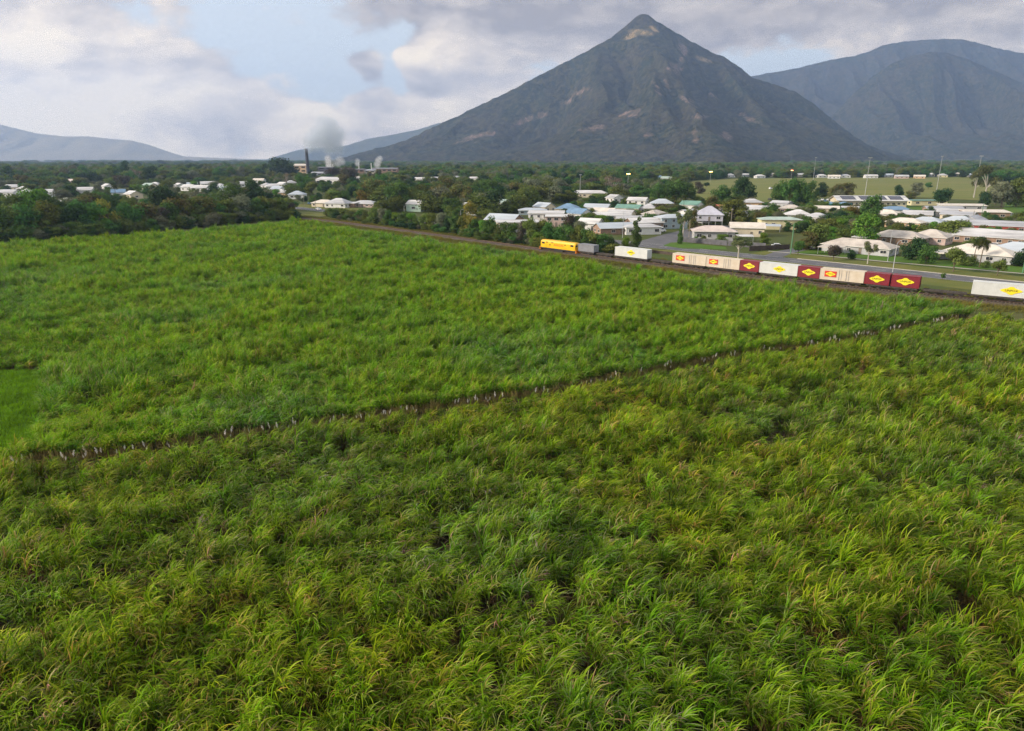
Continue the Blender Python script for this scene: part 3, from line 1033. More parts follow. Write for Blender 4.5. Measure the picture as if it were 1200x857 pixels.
def tree_meshes(kind, seed, skirt=True):
    """a trunk with limbs and a crown of leaf clumps; one unit high, about one unit wide"""
    q = np.random.default_rng(seed)
    ca, cb, bark, _w = KINDS[kind]
    ca, cb = tuple(1.45 * c for c in ca), tuple(1.55 * c for c in cb)
    form = LOBES.get(kind, 'broad')
    tb = MB()
    lobes = []
    if form == 'spire':
        tb.tube((0, 0, 0), (0, 0, .9), .018, .006, 7)
        for k in range(9):
            u = k / 8
            lobes.append((np.array([q.normal(0, .05), q.normal(0, .05), .14 + .78 * u]), np.array([.30, .30, .16]) * (1.0 - .62 * u) * q.uniform(.85, 1.15)))
    elif form == 'bush':
        for k in range(8):
            a, r = q.uniform(0, 6.28), .30 * math.sqrt(q.random())
            tb.tube((0, 0, 0), (math.cos(a) * r, math.sin(a) * r, .5), .018, .008, 5)
            lobes.append((np.array([math.cos(a) * r, math.sin(a) * r, q.uniform(.28, .72)]), np.array([.26, .26, .26]) * q.uniform(.8, 1.15)))
        lobes.append((np.array([0, 0, .36]), np.array([.42, .42, .34])))
    else:
        z0 = {'gum': .38, 'fan': .18, 'round': .22}.get(form, .26)
        tb.tube((0, 0, 0), (.01, 0, z0), .032, .024, 8)
        nl = {'gum': 9, 'fan': 11, 'round': 15}.get(form, 16)
        for k in range(nl):
            a = 6.28 * k / nl * 1.618 + q.uniform(-.3, .3)
            if form == 'gum':
                r, z, sz = q.uniform(.08, .36), q.uniform(.48, .92), np.array([.17, .17, .11]) * q.uniform(.75, 1.25)
            elif form == 'fan':
                z = q.uniform(.42, .9)
                r, sz = .36 * z * q.uniform(.3, 1.0), np.array([.14, .14, .13])
            elif form == 'round':
                z = q.uniform(.10 if skirt else .34, .84)
                r, sz = .28 * math.sqrt(max(.05, 1 - ((z - (.48 if skirt else .55)) / (.50 if skirt else .42)) ** 2)) * q.uniform(.5, 1), np.array([.24, .24, .18]) * q.uniform(.85, 1.1)
            else:
                z = q.uniform(.08, .88) if skirt else q.uniform(.40, .86)
                r, sz = .34 * math.sqrt(max(.10, 1 - ((z - (.44 if skirt else .6)) / (.52 if skirt else .40)) ** 2)) * q.uniform(.4, 1), np.array([.20, .20, .15]) * q.uniform(.75, 1.3)
            c = np.array([math.cos(a) * r, math.sin(a) * r, z])
            lobes.append((c, sz))
            m_ = np.array([c[0] * .35, c[1] * .35, z0 + (z - z0) * .45])
            tb.tube((.01, 0, z0 * .96), tuple(m_), .016, .011, 6)
            tb.tube(tuple(m_), tuple(c), .011, .004, 5)
    # leaf clumps: small faces spread through each lobe, thickest near its skin
    vol = np.array([s.prod() ** (2 / 3) for _, s in lobes])
    ncard = {'gum': 1900, 'fan': 1500, 'spire': 2000, 'bush': 2400}.get(form, 3000)
    cnt = np.maximum(20, (ncard * vol / vol.sum()).astype(int))
    V, F, C = [], [], []
    for (c, s), n in zip(lobes, cnt):
        d = q.normal(size=(n, 3))
        d /= np.linalg.norm(d, axis=1)[:, None]
        r = q.random(n) ** .30 * (1 + q.normal(0, .09, n))
        p = c + d * s * r[:, None]
        nrm_ = d + q.normal(0, .55, (n, 3)) + np.array([0, 0, .25])
        nrm_ /= np.linalg.norm(nrm_, axis=1)[:, None]
        u = np.cross(nrm_, q.normal(size=(n, 3)))
        u /= np.linalg.norm(u, axis=1)[:, None]
        v = np.cross(nrm_, u)
        sz = q.uniform(.014, .034, n) * (.8 if form in ('gum', 'fan') else 1)
        if form == 'fan':
            sz *= .55
        lob = q.uniform(.25, .85)
        b = len(V) * 1
        base = sum(len(k_) for k_ in V)
        quad = np.stack([p - u * sz[:, None] - v * sz[:, None] * .5, p + u * sz[:, None] * .8 - v * sz[:, None] * .7, p + u * sz[:, None] + v * sz[:, None] * .6, p - u * sz[:, None] * .7 + v * sz[:, None] * .8], 1).reshape(-1, 3)
        V.append(quad)
        F.append(base + np.arange(4 * n).reshape(-1, 4))
        col = np.clip(lob + q.normal(0, .18, n), 0, 1)
        C.append(np.repeat(np.stack([col, col, col, np.ones(n)], 1), 4, axis=0))
    V, F, C = np.vstack(V), np.vstack(F), np.vstack(C)
    V[:, 2] = np.clip(V[:, 2], 0.02, None)
    top = V[:, 2].max()
    wid = np.percentile(np.hypot(V[:, 0], V[:, 1]), 97) * 2
    sc = np.array([1 / wid, 1 / wid, 1 / top])
    V = V * sc
    tb.v = [(x * sc[0], y * sc[1], z * sc[2]) for x, y, z in tb.v]
    if not MATS.get(kind):
        MATS[kind] = leaf_material('leaves_' + kind, ca, cb, 0.22, 0.35)
    crown = np_mesh('crown', V, F, MATS[kind], cols=C)
    t_ob = tb.build('trunk', bark)
    trunk = t_ob.data
    bpy.data.objects.remove(t_ob)
    return trunk, crown


MATS = {}
TRUNKED = {k: [tree_meshes(k, 900 + i, False)] for i, k in enumerate(('broad', 'olive', 'plum', 'dark', 'rusty'))}
PROTO = {k: [tree_meshes(k, 500 + 10 * i + j) for j in range(2 if k not in ('broad', 'olive') else 3)] for i, k in enumerate(KINDS)}


def palm_meshes(seed):
    q = random.Random(seed)
    tb, cb = MB(), MB()
    h = .74
    for i in range(6):
        a, b = i / 6, (i + 1) / 6
        tb.tube((.03 * a * a, 0, h * a), (.03 * b * b, 0, h * b), .026 - .009 * a, .026 - .009 * b, 8, 0, i in (0, 5))
    for k in range(22):
        a = 6.28 * k / 22 + q.uniform(-.15, .15)
        e = q.uniform(-.1, 1.25)
        p = Vector((.03, 0, h))
        L_ = q.uniform(.30, .40)
        for s in range(7):
            d = Vector((math.cos(a) * math.cos(e), math.sin(a) * math.cos(e), math.sin(e)))
            p2 = p + d * (L_ / 7)
            sd_ = Vector((-math.sin(a), math.cos(a), 0))
            wl = .085 * math.sin(math.pi * (s + .8) / 8)
            dn = Vector((0, 0, -.5 * wl))
            for sg in (-1, 1):
                for hf in (0, .5):
                    o_ = (p2 - p) * hf
                    cb.poly([p + o_, p + o_ + (p2 - p) * .42, p2 + o_ * .6 + sd_ * sg * wl + dn, p + o_ + (p2 - p) * .6 + sd_ * sg * wl + dn])
            p, e = p2, e - .30
    if not MATS.get('palm'):
        MATS['palm'] = leaf_material('leaves_palm', (.050, .075, .020), (.085, .100, .030), .2)
    c = cb.build('crown', MATS['palm'])
    t_ = tb.build('trunk', BARK)
    r = (t_.data, c.data)
    bpy.data.objects.remove(c)
    bpy.data.objects.remove(t_)
    return r


PROTO['palm'] = [palm_meshes(1), palm_meshes(2)]
TREES = []            # what a label needs to know: root, kind word, where, pixel


def tree_at(x, y, h, wd, kind, where, label=None, cat='tree', group='trees of the town and field edge', trunked=False):
    r = empty({'palm': 'palm_tree', 'bush': 'shrub', 'gum': 'gum_tree'}.get(kind, 'tree'), (x, y, 0), rng.uniform(0, 6.28))
    tm, cm = TRUNKED[kind][0] if trunked else rng.choice(PROTO[kind])
    for nm, me in (('trunk', tm), ('crown', cm)):
        o = bpy.data.objects.new(nm, me)
        COL.objects.link(o)
        o.parent = r
    r.scale = (wd, wd, h)
    word = 'arching palm tree' if kind == 'palm' else KINDS[kind][3]
    tag(r, label, 'palm' if kind == 'palm' else ('shrub' if kind == 'bush' else cat), group)
    TREES.append([r, word, where, proj((x, y, 0))[0], label, h])
    return r


def tree(px, yb, yt, wpx, kind, where='', label=None, **k):
    p = at(px, yb)
    top = at_y(px, yt, p[1])
    zc = p[1] * math.cos(TH) + CAM_H * math.sin(TH)
    return tree_at(p[0], p[1], max(1.0, top[2]), wpx / FPX * zc, kind, where, label, **k)

# ------------------------------------------------------------------ buildings
ROOF = {
    'white': pm('white_metal_roof', (0.63, 0.62, 0.61), 0.5, 0.20, 0.25, stretch=(.3, 2, 1)),
    'pale': pm('pale_grey_roof', (0.50, 0.50, 0.51), 0.5, 0.20, 0.25, stretch=(.3, 2, 1)),
    'grey': pm('grey_metal_roof', (0.40, 0.41, 0.44), 0.5, 0.20, 0.25, stretch=(.3, 2, 1)),
    'dark': pm('dark_grey_roof', (0.20, 0.20, 0.22), 0.6, 0.15, 0.3),
    'bluegrey': pm('blue_grey_roof', (0.46, 0.51, 0.56), 0.45, 0.1, 0.25, stretch=(.3, 2, 1)),
    'blue': pm('blue_metal_roof', (0.16, 0.27, 0.40), 0.45, 0.12, 0.25),
    'lavender': pm('lavender_grey_roof', (0.48, 0.48, 0.56), 0.5, 0.1, 0.25),
    'beige': pm('weathered_beige_roof', (0.52, 0.47, 0.42), 0.8, 0.14, 0.3, bump=.2, bscale=3),
    'cream': pm('cream_roof', (0.68, 0.62, 0.54), 0.7, 0.10, 0.3),
    'pink': pm('pinkish_tile_roof', (0.60, 0.51, 0.47), 0.8, 0.10, 0.3, bump=.2, bscale=3),
    'green': pm('pale_green_roof', (0.40, 0.50, 0.44), 0.6, 0.12, 0.3),
    'deepgreen': pm('green_metal_roof', (0.15, 0.30, 0.24), 0.5, 0.12, 0.3),
    'red': pm('terracotta_roof', (0.42, 0.14, 0.09), 0.7, 0.12, 0.3),
}
WALL = {
    'white': pm('white_weatherboard', (0.72, 0.72, 0.71), 0.6, 0.07, 0.5),
    'cream': pm('cream_wall', (0.66, 0.58, 0.44), 0.7, 0.08, 0.5),
    'yellow': pm('pale_yellow_wall', (0.68, 0.62, 0.38), 0.7, 0.08, 0.5),
    'grey': pm('grey_wall', (0.42, 0.43, 0.45), 0.7, 0.10, 0.5),
    'brick': pm('brown_brick_wall', (0.30, 0.20, 0.145), 0.85, 0.15, 1.5, bump=.2, bscale=12),
    'pinkbrick': pm('pinkish_wall', (0.52, 0.40, 0.36), 0.85, 0.12, 1.0),
    'orange': pm('orange_cream_wall', (0.62, 0.44, 0.27), 0.7, 0.10, 0.5),
    'blue': pm('blue_grey_wall', (0.34, 0.42, 0.47), 0.7, 0.10, 0.5),
    'lavender': pm('lavender_wall', (0.46, 0.46, 0.53), 0.7, 0.08, 0.5),
    'mint': pm('mint_wall', (0.50, 0.66, 0.56), 0.7, 0.08, 0.5),
    'red': pm('dull_red_wall', (0.36, 0.07, 0.06), 0.7, 0.12, 0.5),
    'dark': pm('dark_steel_wall', (0.09, 0.09, 0.105), 0.6, 0.15, 0.5),
    'teal': pm('teal_wall', (0.05, 0.38, 0.40), 0.6, 0.12, 0.5),
}
TRIM = pm('white_trim', (0.72, 0.71, 0.68), 0.5, 0.05, 2.0)
GLASS = pm('dark_window_glass', (0.035, 0.04, 0.05), 0.12, 0.2, 0.8, spec=0.6)
DOOR = pm('painted_door', (0.20, 0.17, 0.14), 0.6, 0.1, 1.0)
POSTM = pm('galvanised_steel', (0.50, 0.52, 0.53), 0.5, 0.08, 1.0, metal=0.3)
SOLAR = pm('solar_panel', (0.045, 0.045, 0.07), 0.2, 0.2, 0.6, spec=0.6)
HOUSES = []                                # short name, x, y, pixel column
A_, B_ = rad(-45.6), rad(44.4)


def roof_mesh(w, d, rtype, rise, over, z):
    """eaves at height z; returns an MB with real thickness"""
    b = MB()
    X, Y, t_ = w / 2 + over, d / 2 + over, 0.16
    if rtype == 'hip':
        r = max(0.02, X - Y) if X > Y else 0.02
        R0, R1 = (-r, 0, z + rise), (r, 0, z + rise)
        c = [(-X, -Y, z), (X, -Y, z), (X, Y, z), (-X, Y, z)]
        b.poly([c[0], c[1], R1, R0])
        b.poly([c[2], c[3], R0, R1])
        b.poly([c[1], c[2], R1])
        b.poly([c[3], c[0], R0])
    elif rtype == 'gable':
        R0, R1 = (-X, 0, z + rise), (X, 0, z + rise)
        c = [(-X, -Y, z), (X, -Y, z), (X, Y, z), (-X, Y, z)]
        b.poly([c[0], c[1], R1, R0])
        b.poly([c[2], c[3], R0, R1])
        lo = lambda p: (p[0], p[1], p[2] - t_)
        b.poly([c[1], lo(c[1]), lo(R1), R1])
        b.poly([lo(c[2]), c[2], R1, lo(R1)])
        b.poly([c[0], R0, lo(R0), lo(c[0])])
        b.poly([lo(c[3]), lo(R0), R0, c[3]])
        b.poly([lo(R0), lo(R1), lo(c[1]), lo(c[0])])
        b.poly([lo(R1), lo(R0), lo(c[3]), lo(c[2])])
    else:                                   # one low slope
        c = [(-X, -Y, z), (X, -Y, z), (X, Y, z + rise), (-X, Y, z + rise)]
        b.poly(c)
    e = [(-X, -Y), (X, -Y), (X, Y), (-X, Y)]
    if rtype != 'gable':
        zt = [z, z, z, z] if rtype == 'hip' else [z, z, z + rise, z + rise]
        for i in range(4):
            j = (i + 1) % 4
            b.poly([(*e[i], zt[i] - t_), (*e[j], zt[j] - t_), (*e[j], zt[j]), (*e[i], zt[i])])
        b.poly([(*e[i], zt[i] - t_) for i in (3, 2, 1, 0)])
    else:
        for i, j in ((0, 1), (2, 3)):
            b.poly([(*e[i], z - t_), (*e[j], z - t_), (*e[j], z), (*e[i], z)])
    return b


def window(parent, x, y, z, ww, wh, ang, panes=True):
    """a framed window lying on a wall; ang is the outward direction in the house's own axes"""
    f = MB()
    for cx_, cz_, sx, sz in ((0, wh / 2, ww + .16, .09), (0, -wh / 2, ww + .24, .10), (-ww / 2, 0, .08, wh), (ww / 2, 0, .08, wh), (0, 0, .05, wh)):
        f.box((cx_, -.03, cz_), (sx, .10, sz))
    o = f.build('window', TRIM, parent)
    o.location = (x, y, z)
    o.rotation_euler = (0, 0, ang + math.pi / 2)
    g = MB()
    g.box((0, 0.0, 0), (ww, .05, wh))
    p = g.build('pane', GLASS, o)
    return o


def house(label, short, px, py, w, d, h, rtype, rise, yaw, roof, wall, stilts=0.0, over=0.55, detail=2, cat='house', name='house', group='houses of the town', wall2=None, dy=None):
    w, d, rise = (w * 1.1, d * 1.1, rise * 1.12) if w < 15 else (w, d, rise)
    base = at(px, py)
    ext = (w * abs(math.sin(yaw)) + d * abs(math.cos(yaw))) / 2 if dy is None else dy
    ctr = base * (1 + ext / np.hypot(base[0], base[1]))
    r = empty(name, (ctr[0], ctr[1], 0), yaw)
    tag(r, label, cat, group)
    HOUSES.append((short, ctr[0], ctr[1], proj((ctr[0], ctr[1], 0))[0], max(w, d)))
    b = MB()
    z0 = stilts
    X, Y = w / 2, d / 2
    c = [(-X, -Y), (X, -Y), (X, Y), (-X, Y)]
    for i in range(4):
        j = (i + 1) % 4
        b.poly([(*c[i], z0), (*c[j], z0), (*c[j], z0 + h - .12), (*c[i], z0 + h - .12)])
    if rtype == 'gable':
        k = (d / 2) / (d / 2 + over)
        for s in (-1, 1):
            q = [(s * X, -s * Y, z0 + h - .12), (s * X, s * Y, z0 + h - .12), (s * X, 0, z0 + h + rise - .12 - .05)]
            b.poly(q)
    elif rtype == 'skillion':
        for s in (-1, 1):
            b.poly([(s * X, -s * Y, z0 + h - .12), (s * X, s * Y, z0 + h - .12), (s * X, Y, z0 + h + rise * .85)])
        b.poly([(X, Y, z0 + h - .12), (-X, Y, z0 + h - .12), (-X, Y, z0 + h + rise * .85), (X, Y, z0 + h + rise * .85)])
    if z0 > 0:
        b.poly([(*c[3], z0), (*c[2], z0), (*c[1], z0), (*c[0], z0)])
    b.build('wall', WALL[wall], r)
    roof_mesh(w, d, rtype, rise, over, z0 + h).build('roof', ROOF[roof], r)
    if z0 > 0:
        n = max(2, int(w / 3))
        for i in range(n + 1):
            for s in (-1, 1):
                q = MB()
                q.box((-X + .2 + (w - .4) * i / n, s * (Y - .2), z0 / 2), (.22, .22, z0))
                q.build('post', POSTM, r)
    # windows and a door on the sides seen from the field
    to_cam = Vector((-ctr[0], -ctr[1])).normalized()
    for nx_, ny_, length in ((0, -1, w), (0, 1, w), (1, 0, d), (-1, 0, d)):
        wx = nx_ * math.cos(yaw) - ny_ * math.sin(yaw)
        wy = nx_ * math.sin(yaw) + ny_ * math.cos(yaw)
        if wx * to_cam.x + wy * to_cam.y < 0.12:
            continue
        n = max(1, int(length / 3.3)) if detail > 1 else max(1, min(3, int(length / 6)))
        storeys = [z0 + h / 2 + .1] if h < 4.6 else [z0 + h * .25, z0 + h * .74]
        for si, zc_ in enumerate(storeys):
            for i in range(n):
                if detail > 1 and rng.random() < .13:
                    continue
                u = (i + .5) / n * length - length / 2
                ang = math.atan2(ny_, nx_)
                x = nx_ * (X + .02) + (-ny_) * u
                y = ny_ * (Y + .02) + nx_ * u
                if detail > 1 and i == n // 2 and si == 0 and length == w:
                    q = MB()
                    q.box((0, -.01, 0), (.95, .08, 2.05))
                    q.box((.34, -.07, 0), (.08, .08, .12))
                    o = q.build('door', DOOR, r)
                    o.location = (x, y, z0 + 1.03)
                    o.rotation_euler = (0, 0, ang + math.pi / 2)
                else:
                    window(r, x, y, zc_, rng.choice((1.2, 1.6, 1.9)) if detail > 1 else 2.2, min(1.25, h * .42), ang)
    if detail > 1:
        q = MB()
        q.box((0, -Y - over - .06, z0 + h - .08), (w + 2 * over, .11, .13))
        q.build('gutter', TRIM, r)
    return r


def carport(label, px, py, w, d, h, yaw, roof, group='carports and sheds'):
    p = at(px, py)
    r = empty('carport', (p[0], p[1], 0), yaw)
    tag(r, label, 'carport', group)
    roof_mesh(w, d, 'skillion', .35, .2, h).build('roof', ROOF[roof], r)
    for sx in (-1, 1):
        for sy in (-1, 1):
            q = MB()
            q.box((sx * (w / 2 - .1), sy * (d / 2 - .1), h / 2 - .06), (.12, .12, h - .12))
            q.build('post', POSTM, r)
    return r


H = house
# the street facing the railway, nearest first
H('long low house with weathered grey-beige hip roof left of the silver street lamp', 'long low beige-roofed house', 1006, 300.5, 22, 9.5, 2.5, 'hip', 2.1, A_, 'beige', 'grey')
H('wide low house under a big cream hip roof beside the tall palm', 'big cream-roofed house', 1146, 309.5, 19, 11, 2.5, 'hip', 2.4, A_, 'cream', 'grey')
H('house with blue-grey hip roof and white wall at the right edge, beside the cream-roofed house', 'blue-grey hip-roofed house', 1192, 306, 14, 10, 2.6, 'hip', 2.2, A_, 'bluegrey', 'white')
H('brick house with wide grey-beige hip roof behind the long low house', 'wide grey-beige hip-roofed house', 1052, 288.5, 18, 10, 2.7, 'hip', 2.2, A_, 'beige', 'brick')
H('pinkish-walled house with pale hip roof, just left of the big round tree', 'pinkish-walled house', 1090, 287.5, 11, 9, 2.8, 'hip', 2.2, A_, 'beige', 'pinkbrick')
H('very long house with pale hipped roof and dark verandah behind the palms', 'very long pale-roofed house', 1160, 289.5, 31, 10, 2.7, 'hip', 2.6, A_, 'pale', 'brick')
H('house with grey roof and dull red gable walls at the right', 'red-walled gabled house', 1165, 273, 22, 9, 2.7, 'gable', 2.0, A_ + .25, 'grey', 'red')
H('small red-fronted shed with pale orange roof edge next to the red gabled house', 'red-fronted shed', 1143, 271, 10, 6, 2.6, 'gable', 1.2, A_ + .2, 'grey', 'red')
H('grey corner house with pinkish hip roof behind the grey timber fence', 'pinkish-roofed corner house', 835, 282.5, 15.5, 9, 3.6, 'hip', 1.9, rad(-9), 'pink', 'grey', over=.9)
H('cream brick house with pale gabled roof right of the corner house', 'cream gabled house', 874, 278, 12, 9, 3.6, 'gable', 1.7, rad(-14), 'cream', 'cream')
H('two-level pale yellow house with low pale green roof and a row of dark windows', 'pale yellow two-level house', 912, 269.5, 17.5, 8, 4.5, 'hip', 1.0, rad(-6), 'green', 'yellow')
H('house with white pyramid roof just behind the pale yellow two-level house', 'white pyramid-roofed house', 934, 259, 11, 9, 3.0, 'hip', 2.2, rad(-12), 'white', 'white')
H('cream and orange house with pale hip roof behind the big round tree', 'orange-cream house', 880, 244.5, 12, 9, 3.8, 'hip', 1.9, rad(-12), 'pale', 'orange')
H('low white house with grey gabled roof in front of the orange-cream house', 'low grey-gabled house', 888, 252, 13, 8, 2.7, 'gable', 2.0, A_, 'pale', 'white')
H('grey shed with plain pale wall beside the dark green tree mass', 'pale grey shed', 915, 246.5, 10, 7, 4.2, 'gable', 1.2, A_, 'pale', 'grey', detail=1)
H('high-set lavender grey house with steep pyramid roof', 'lavender pyramid-roofed house', 830, 265, 11.5, 10, 3.0, 'hip', 3.4, rad(-14), 'lavender', 'lavender', stilts=2.2)
H('two-storey blue-grey house with low pale roof behind the roadside gum', 'two-storey blue-grey house', 789, 268.5, 14, 8, 5.0, 'hip', 1.2, rad(10), 'bluegrey', 'blue')
H('yellow house with pale blue-grey hip roof in front of the dark tree wall', 'yellow hip-roofed house', 775, 245.5, 13, 9, 3.6, 'hip', 2.4, rad(-10), 'bluegrey', 'yellow')
H('house with green and white gabled roof right of the yellow hip-roofed house', 'green and white gabled house', 810, 246.5, 11, 8, 3.0, 'gable', 2.2, rad(-40), 'deepgreen', 'white')
H('low white house with dark windows at the street corner', 'low white corner house', 751, 275.5, 15.5, 7, 3.2, 'hip', 1.1, rad(9), 'pale', 'white')
H('white-roofed house with brown brick gable end behind the low white corner house', 'brick-ended white-roofed house', 754, 269.5, 15, 10, 3.0, 'gable', 2.0, rad(12), 'white', 'brick')
H('brick house with long blue-grey roof behind the railside bushes', 'blue-grey-roofed brick house', 719, 275.5, 14, 8, 2.7, 'gable', 1.8, rad(14), 'bluegrey', 'brick')
H('small white house with pale gabled roof left of the blue-grey-roofed brick house', 'small white gabled house', 692, 270.5, 8.5, 7, 3.0, 'gable', 1.9, rad(-30), 'white', 'white')
H('grey house with long shallow white roof above the bright green tree', 'long white-roofed grey house', 716, 260.5, 18, 9, 3.2, 'gable', 1.6, rad(8), 'white', 'grey')
H('low house with pale grey roof left of the slim poplar, behind the brick house', 'low pale-roofed house', 737, 264.5, 12, 8, 2.6, 'gable', 1.5, rad(14), 'pale', 'grey')
H('cream house with green gabled roof in the middle of the town', 'green-gabled cream house', 737, 250.5, 13, 8, 2.8, 'gable', 1.9, rad(-30), 'deepgreen', 'cream')
H('pair-roofed house with pale blue roof left of the green-gabled cream house', 'pale blue-roofed house', 700, 249, 15, 9, 2.6, 'gable', 2.1, rad(-25), 'bluegrey', 'white')
H('small white house with rounded pale hip roof right of the green-gabled cream house', 'small pale hip-roofed house', 760, 250.5, 9, 8, 3.0, 'hip', 2.2, rad(-14), 'pale', 'white')
H('two-storey white house with pale gabled roof near the upper middle of the town', 'two-storey white house', 747, 244, 11, 8, 4.8, 'gable', 1.7, rad(-25), 'white', 'white')
H('narrow white house with steep pale gable beside the bare brown tree', 'narrow white gabled house', 720, 241.5, 8, 8, 5.2, 'gable', 2.0, rad(-60), 'pale', 'white')
H('long building with pale white roof below the first floodlight pole', 'long white hall', 690, 232, 30, 10, 3.6, 'hip', 2.2, rad(-10), 'white', 'cream')
H('house with vivid blue hip roof left of the town', 'blue-roofed house', 666, 251.5, 12, 10, 3.0, 'hip', 2.6, rad(-20), 'blue', 'cream')
H('house with grey-blue gable and white side below the blue-roofed house', 'grey-blue gabled house', 678, 257.5, 11, 8, 2.8, 'gable', 2.4, rad(-50), 'blue', 'white')
H('cream gabled house with pale blue roof behind the big white flat-roofed building', 'blue-roofed cream gabled house', 638, 249, 10, 8, 3.0, 'gable', 2.2, rad(-50), 'bluegrey', 'cream')
H('big white two-storey building with low flat white roof behind the railside trees', 'big white flat-roofed building', 640, 264, 17, 11, 5.6, 'skillion', .6, rad(-6), 'white', 'white', cat='building', name='building')
H('pinkish annex with white flat roof at the right of the big white building', 'pinkish flat-roofed annex', 652, 266, 9, 7, 4.8, 'skillion', .5, rad(-6), 'white', 'pinkbrick', cat='building', name='building')
H('long low house with blue-white gabled roof behind the yellow tree', 'long blue-white gabled house', 591, 266, 14, 10, 2.8, 'gable', 2.4, rad(-28), 'bluegrey', 'brick')
H('low wing with flat white roof between the blue-white house and the white building', 'low flat-roofed wing', 606, 268, 19, 7, 2.9, 'skillion', .5, rad(4), 'white', 'cream')
H('house with low light blue roof above the flat-roofed wing', 'low light blue-roofed house', 624, 252, 16, 8, 2.6, 'hip', 1.2, rad(0), 'bluegrey', 'blue')
H('small pale house with white gable beside a dark tree at the left of the town', 'small white gabled house by a dark tree', 587, 244.5, 11, 8, 3.6, 'gable', 1.8, rad(-50), 'green', 'white')
H('low house with grey roof behind shrubs, left of the low grey-gabled house', 'low hedge-side house', 862, 256.5, 10, 7, 2.5, 'gable', 1.6, A_, 'grey', 'white', detail=1)
H('small house with terracotta roof behind the lavender house', 'small terracotta-roofed house', 838, 249.5, 8, 7, 2.8, 'gable', 1.6, A_, 'red', 'cream', detail=1)
H('house with tan brick walls and pale peach roof below the school sheds', 'peach-roofed house', 1060, 268.5, 15, 9, 2.7, 'hip', 1.8, A_, 'cream', 'orange')
H('house with pale grey roof and mint wall left of the big round tree', 'mint-walled house', 1085, 267.5, 13, 9, 2.6, 'hip', 1.8, A_, 'bluegrey', 'mint')
H('low grey-roofed house with a cream gable above the big round tree', 'cream-gabled grey-roofed house', 1122, 258.5, 15, 9, 2.6, 'gable', 1.6, A_, 'grey', 'cream')
H('house with plain pale grey roof left of the cream-gabled house', 'plain pale grey-roofed house', 1104, 254.5, 13, 8, 2.6, 'gable', 1.5, A_ + .3, 'pale', 'grey')
H('low dark-walled house with grey roof in front of the long cream shed', 'low dark-walled house', 1104, 249.5, 20, 7, 2.4, 'gable', 1.3, rad(-10), 'grey', 'brick', detail=1)
H('long low building with cream roof beyond the houses at right', 'long cream-roofed building', 1126, 247, 26, 7, 3.0, 'skillion', .8, rad(-8), 'cream', 'grey', detail=1, cat='building', name='building')
H('open-fronted shed with long cream roof and white end wall at right', 'long cream shed', 1152, 257, 22, 8, 3.6, 'skillion', .9, rad(-10), 'cream', 'brick', detail=1, cat='shed', name='shed')
H('low cream block with flat green roof and wide openings left of the playing field', 'cream block with green roof', 1086, 241, 24, 6, 3.4, 'skillion', .3, rad(-3), 'deepgreen', 'yellow', detail=1, cat='building', name='building')
# school hall with solar panels
hall = H('big white school hall with dark solar panels on its long roof', 'solar-panelled hall', 1016, 243, 44, 15, 4.2, 'gable', 3.0, rad(-4), 'white', 'cream', cat='hall', name='school_hall', over=1.4)
for k, (x0, x1) in enumerate(((-19.5, -10.5), (-7.5, 1.0), (3.0, 9.5), (11.5, 20.0))):
    q = MB()
    sl_ = 3.0 / (7.5 + 1.4)
    y0, y1 = -7.0, -1.0
    zf = lambda y: 4.2 + (y + 8.9) * sl_ + .10
    q.poly([(x0, y0, zf(y0)), (x1, y0, zf(y0)), (x1, y1, zf(y1)), (x0, y1, zf(y1))])
    q.poly([(x0, y0, zf(y0) - .06), (x1, y0, zf(y0) - .06), (x1, y0, zf(y0)), (x0, y0, zf(y0))])
    q.build('solar_panel', SOLAR, hall)
H('small grey-blue pavilion with blue roof in front of the solar-panelled hall', 'blue-roofed pavilion', 1048, 252.5, 14, 8, 3.0, 'hip', 1.6, rad(-12), 'blue', 'white', detail=1, cat='pavilion', name='pavilion')
H('pale peach low house below the teal tank, among trees', 'pale peach low house', 966, 250, 15, 8, 2.6, 'gable', 1.4, A_ + .4, 'cream', 'cream', detail=1)
H('low pale house among the trees at the middle right', 'low pale house among trees', 1000, 251, 12, 7, 2.6, 'gable', 1.4, A_ + .4, 'pale', 'white', detail=1)
for px, py, w_, rf, wl, rt, lab, nm in (
        (728, 257.5, 12, 'pale', 'cream', 'gable', 'low house with pale grey gable right of the long white-roofed grey house', 'low pale gabled house'),
        (767, 258, 11, 'beige', 'white', 'hip', 'small beige-roofed house between the slim poplar and the gum tree', 'small beige-roofed house'),
        (806, 257, 11, 'pale', 'white', 'gable', 'small pale house left of the high-set lavender house', 'small pale house'),
        (708, 255, 11, 'cream', 'cream', 'gable', 'cream-roofed house wedged behind the bright green tree', 'wedged cream-roofed house'),
        (1038, 257.5, 12, 'cream', 'white', 'hip', 'small cream-roofed house just right of the tall rich green tree', 'small cream-roofed house'),
        (1074, 258.5, 12, 'pale', 'cream', 'gable', 'pale gabled house behind the mint-walled house', 'pale gabled house'),
        (1138, 266, 13, 'grey', 'grey', 'gable', 'grey house squeezed behind the red-fronted shed', 'squeezed grey house'),
        (926, 250.5, 11, 'beige', 'brick', 'hip', 'low brick house with beige roof left of the car park trees', 'low beige-roofed brick house'),
        (957, 262, 10, 'pale', 'white', 'hip', 'pale-roofed house peeping over the large olive tree', 'peeping pale-roofed house'),
        (1122, 266.5, 12, 'bluegrey', 'white', 'hip', 'blue-grey-roofed house behind the big dome-shaped tree', 'blue-grey-roofed house behind the dome tree')):
    H(lab, nm, px, py, w_, 8, 2.8, rt, 1.8, A_ + rng.choice((0, .3, 1.57)), rf, wl)
carport('open carport with pale roof at the left end of the long low house', 974, 298, 7, 6, 2.5, A_, 'beige')
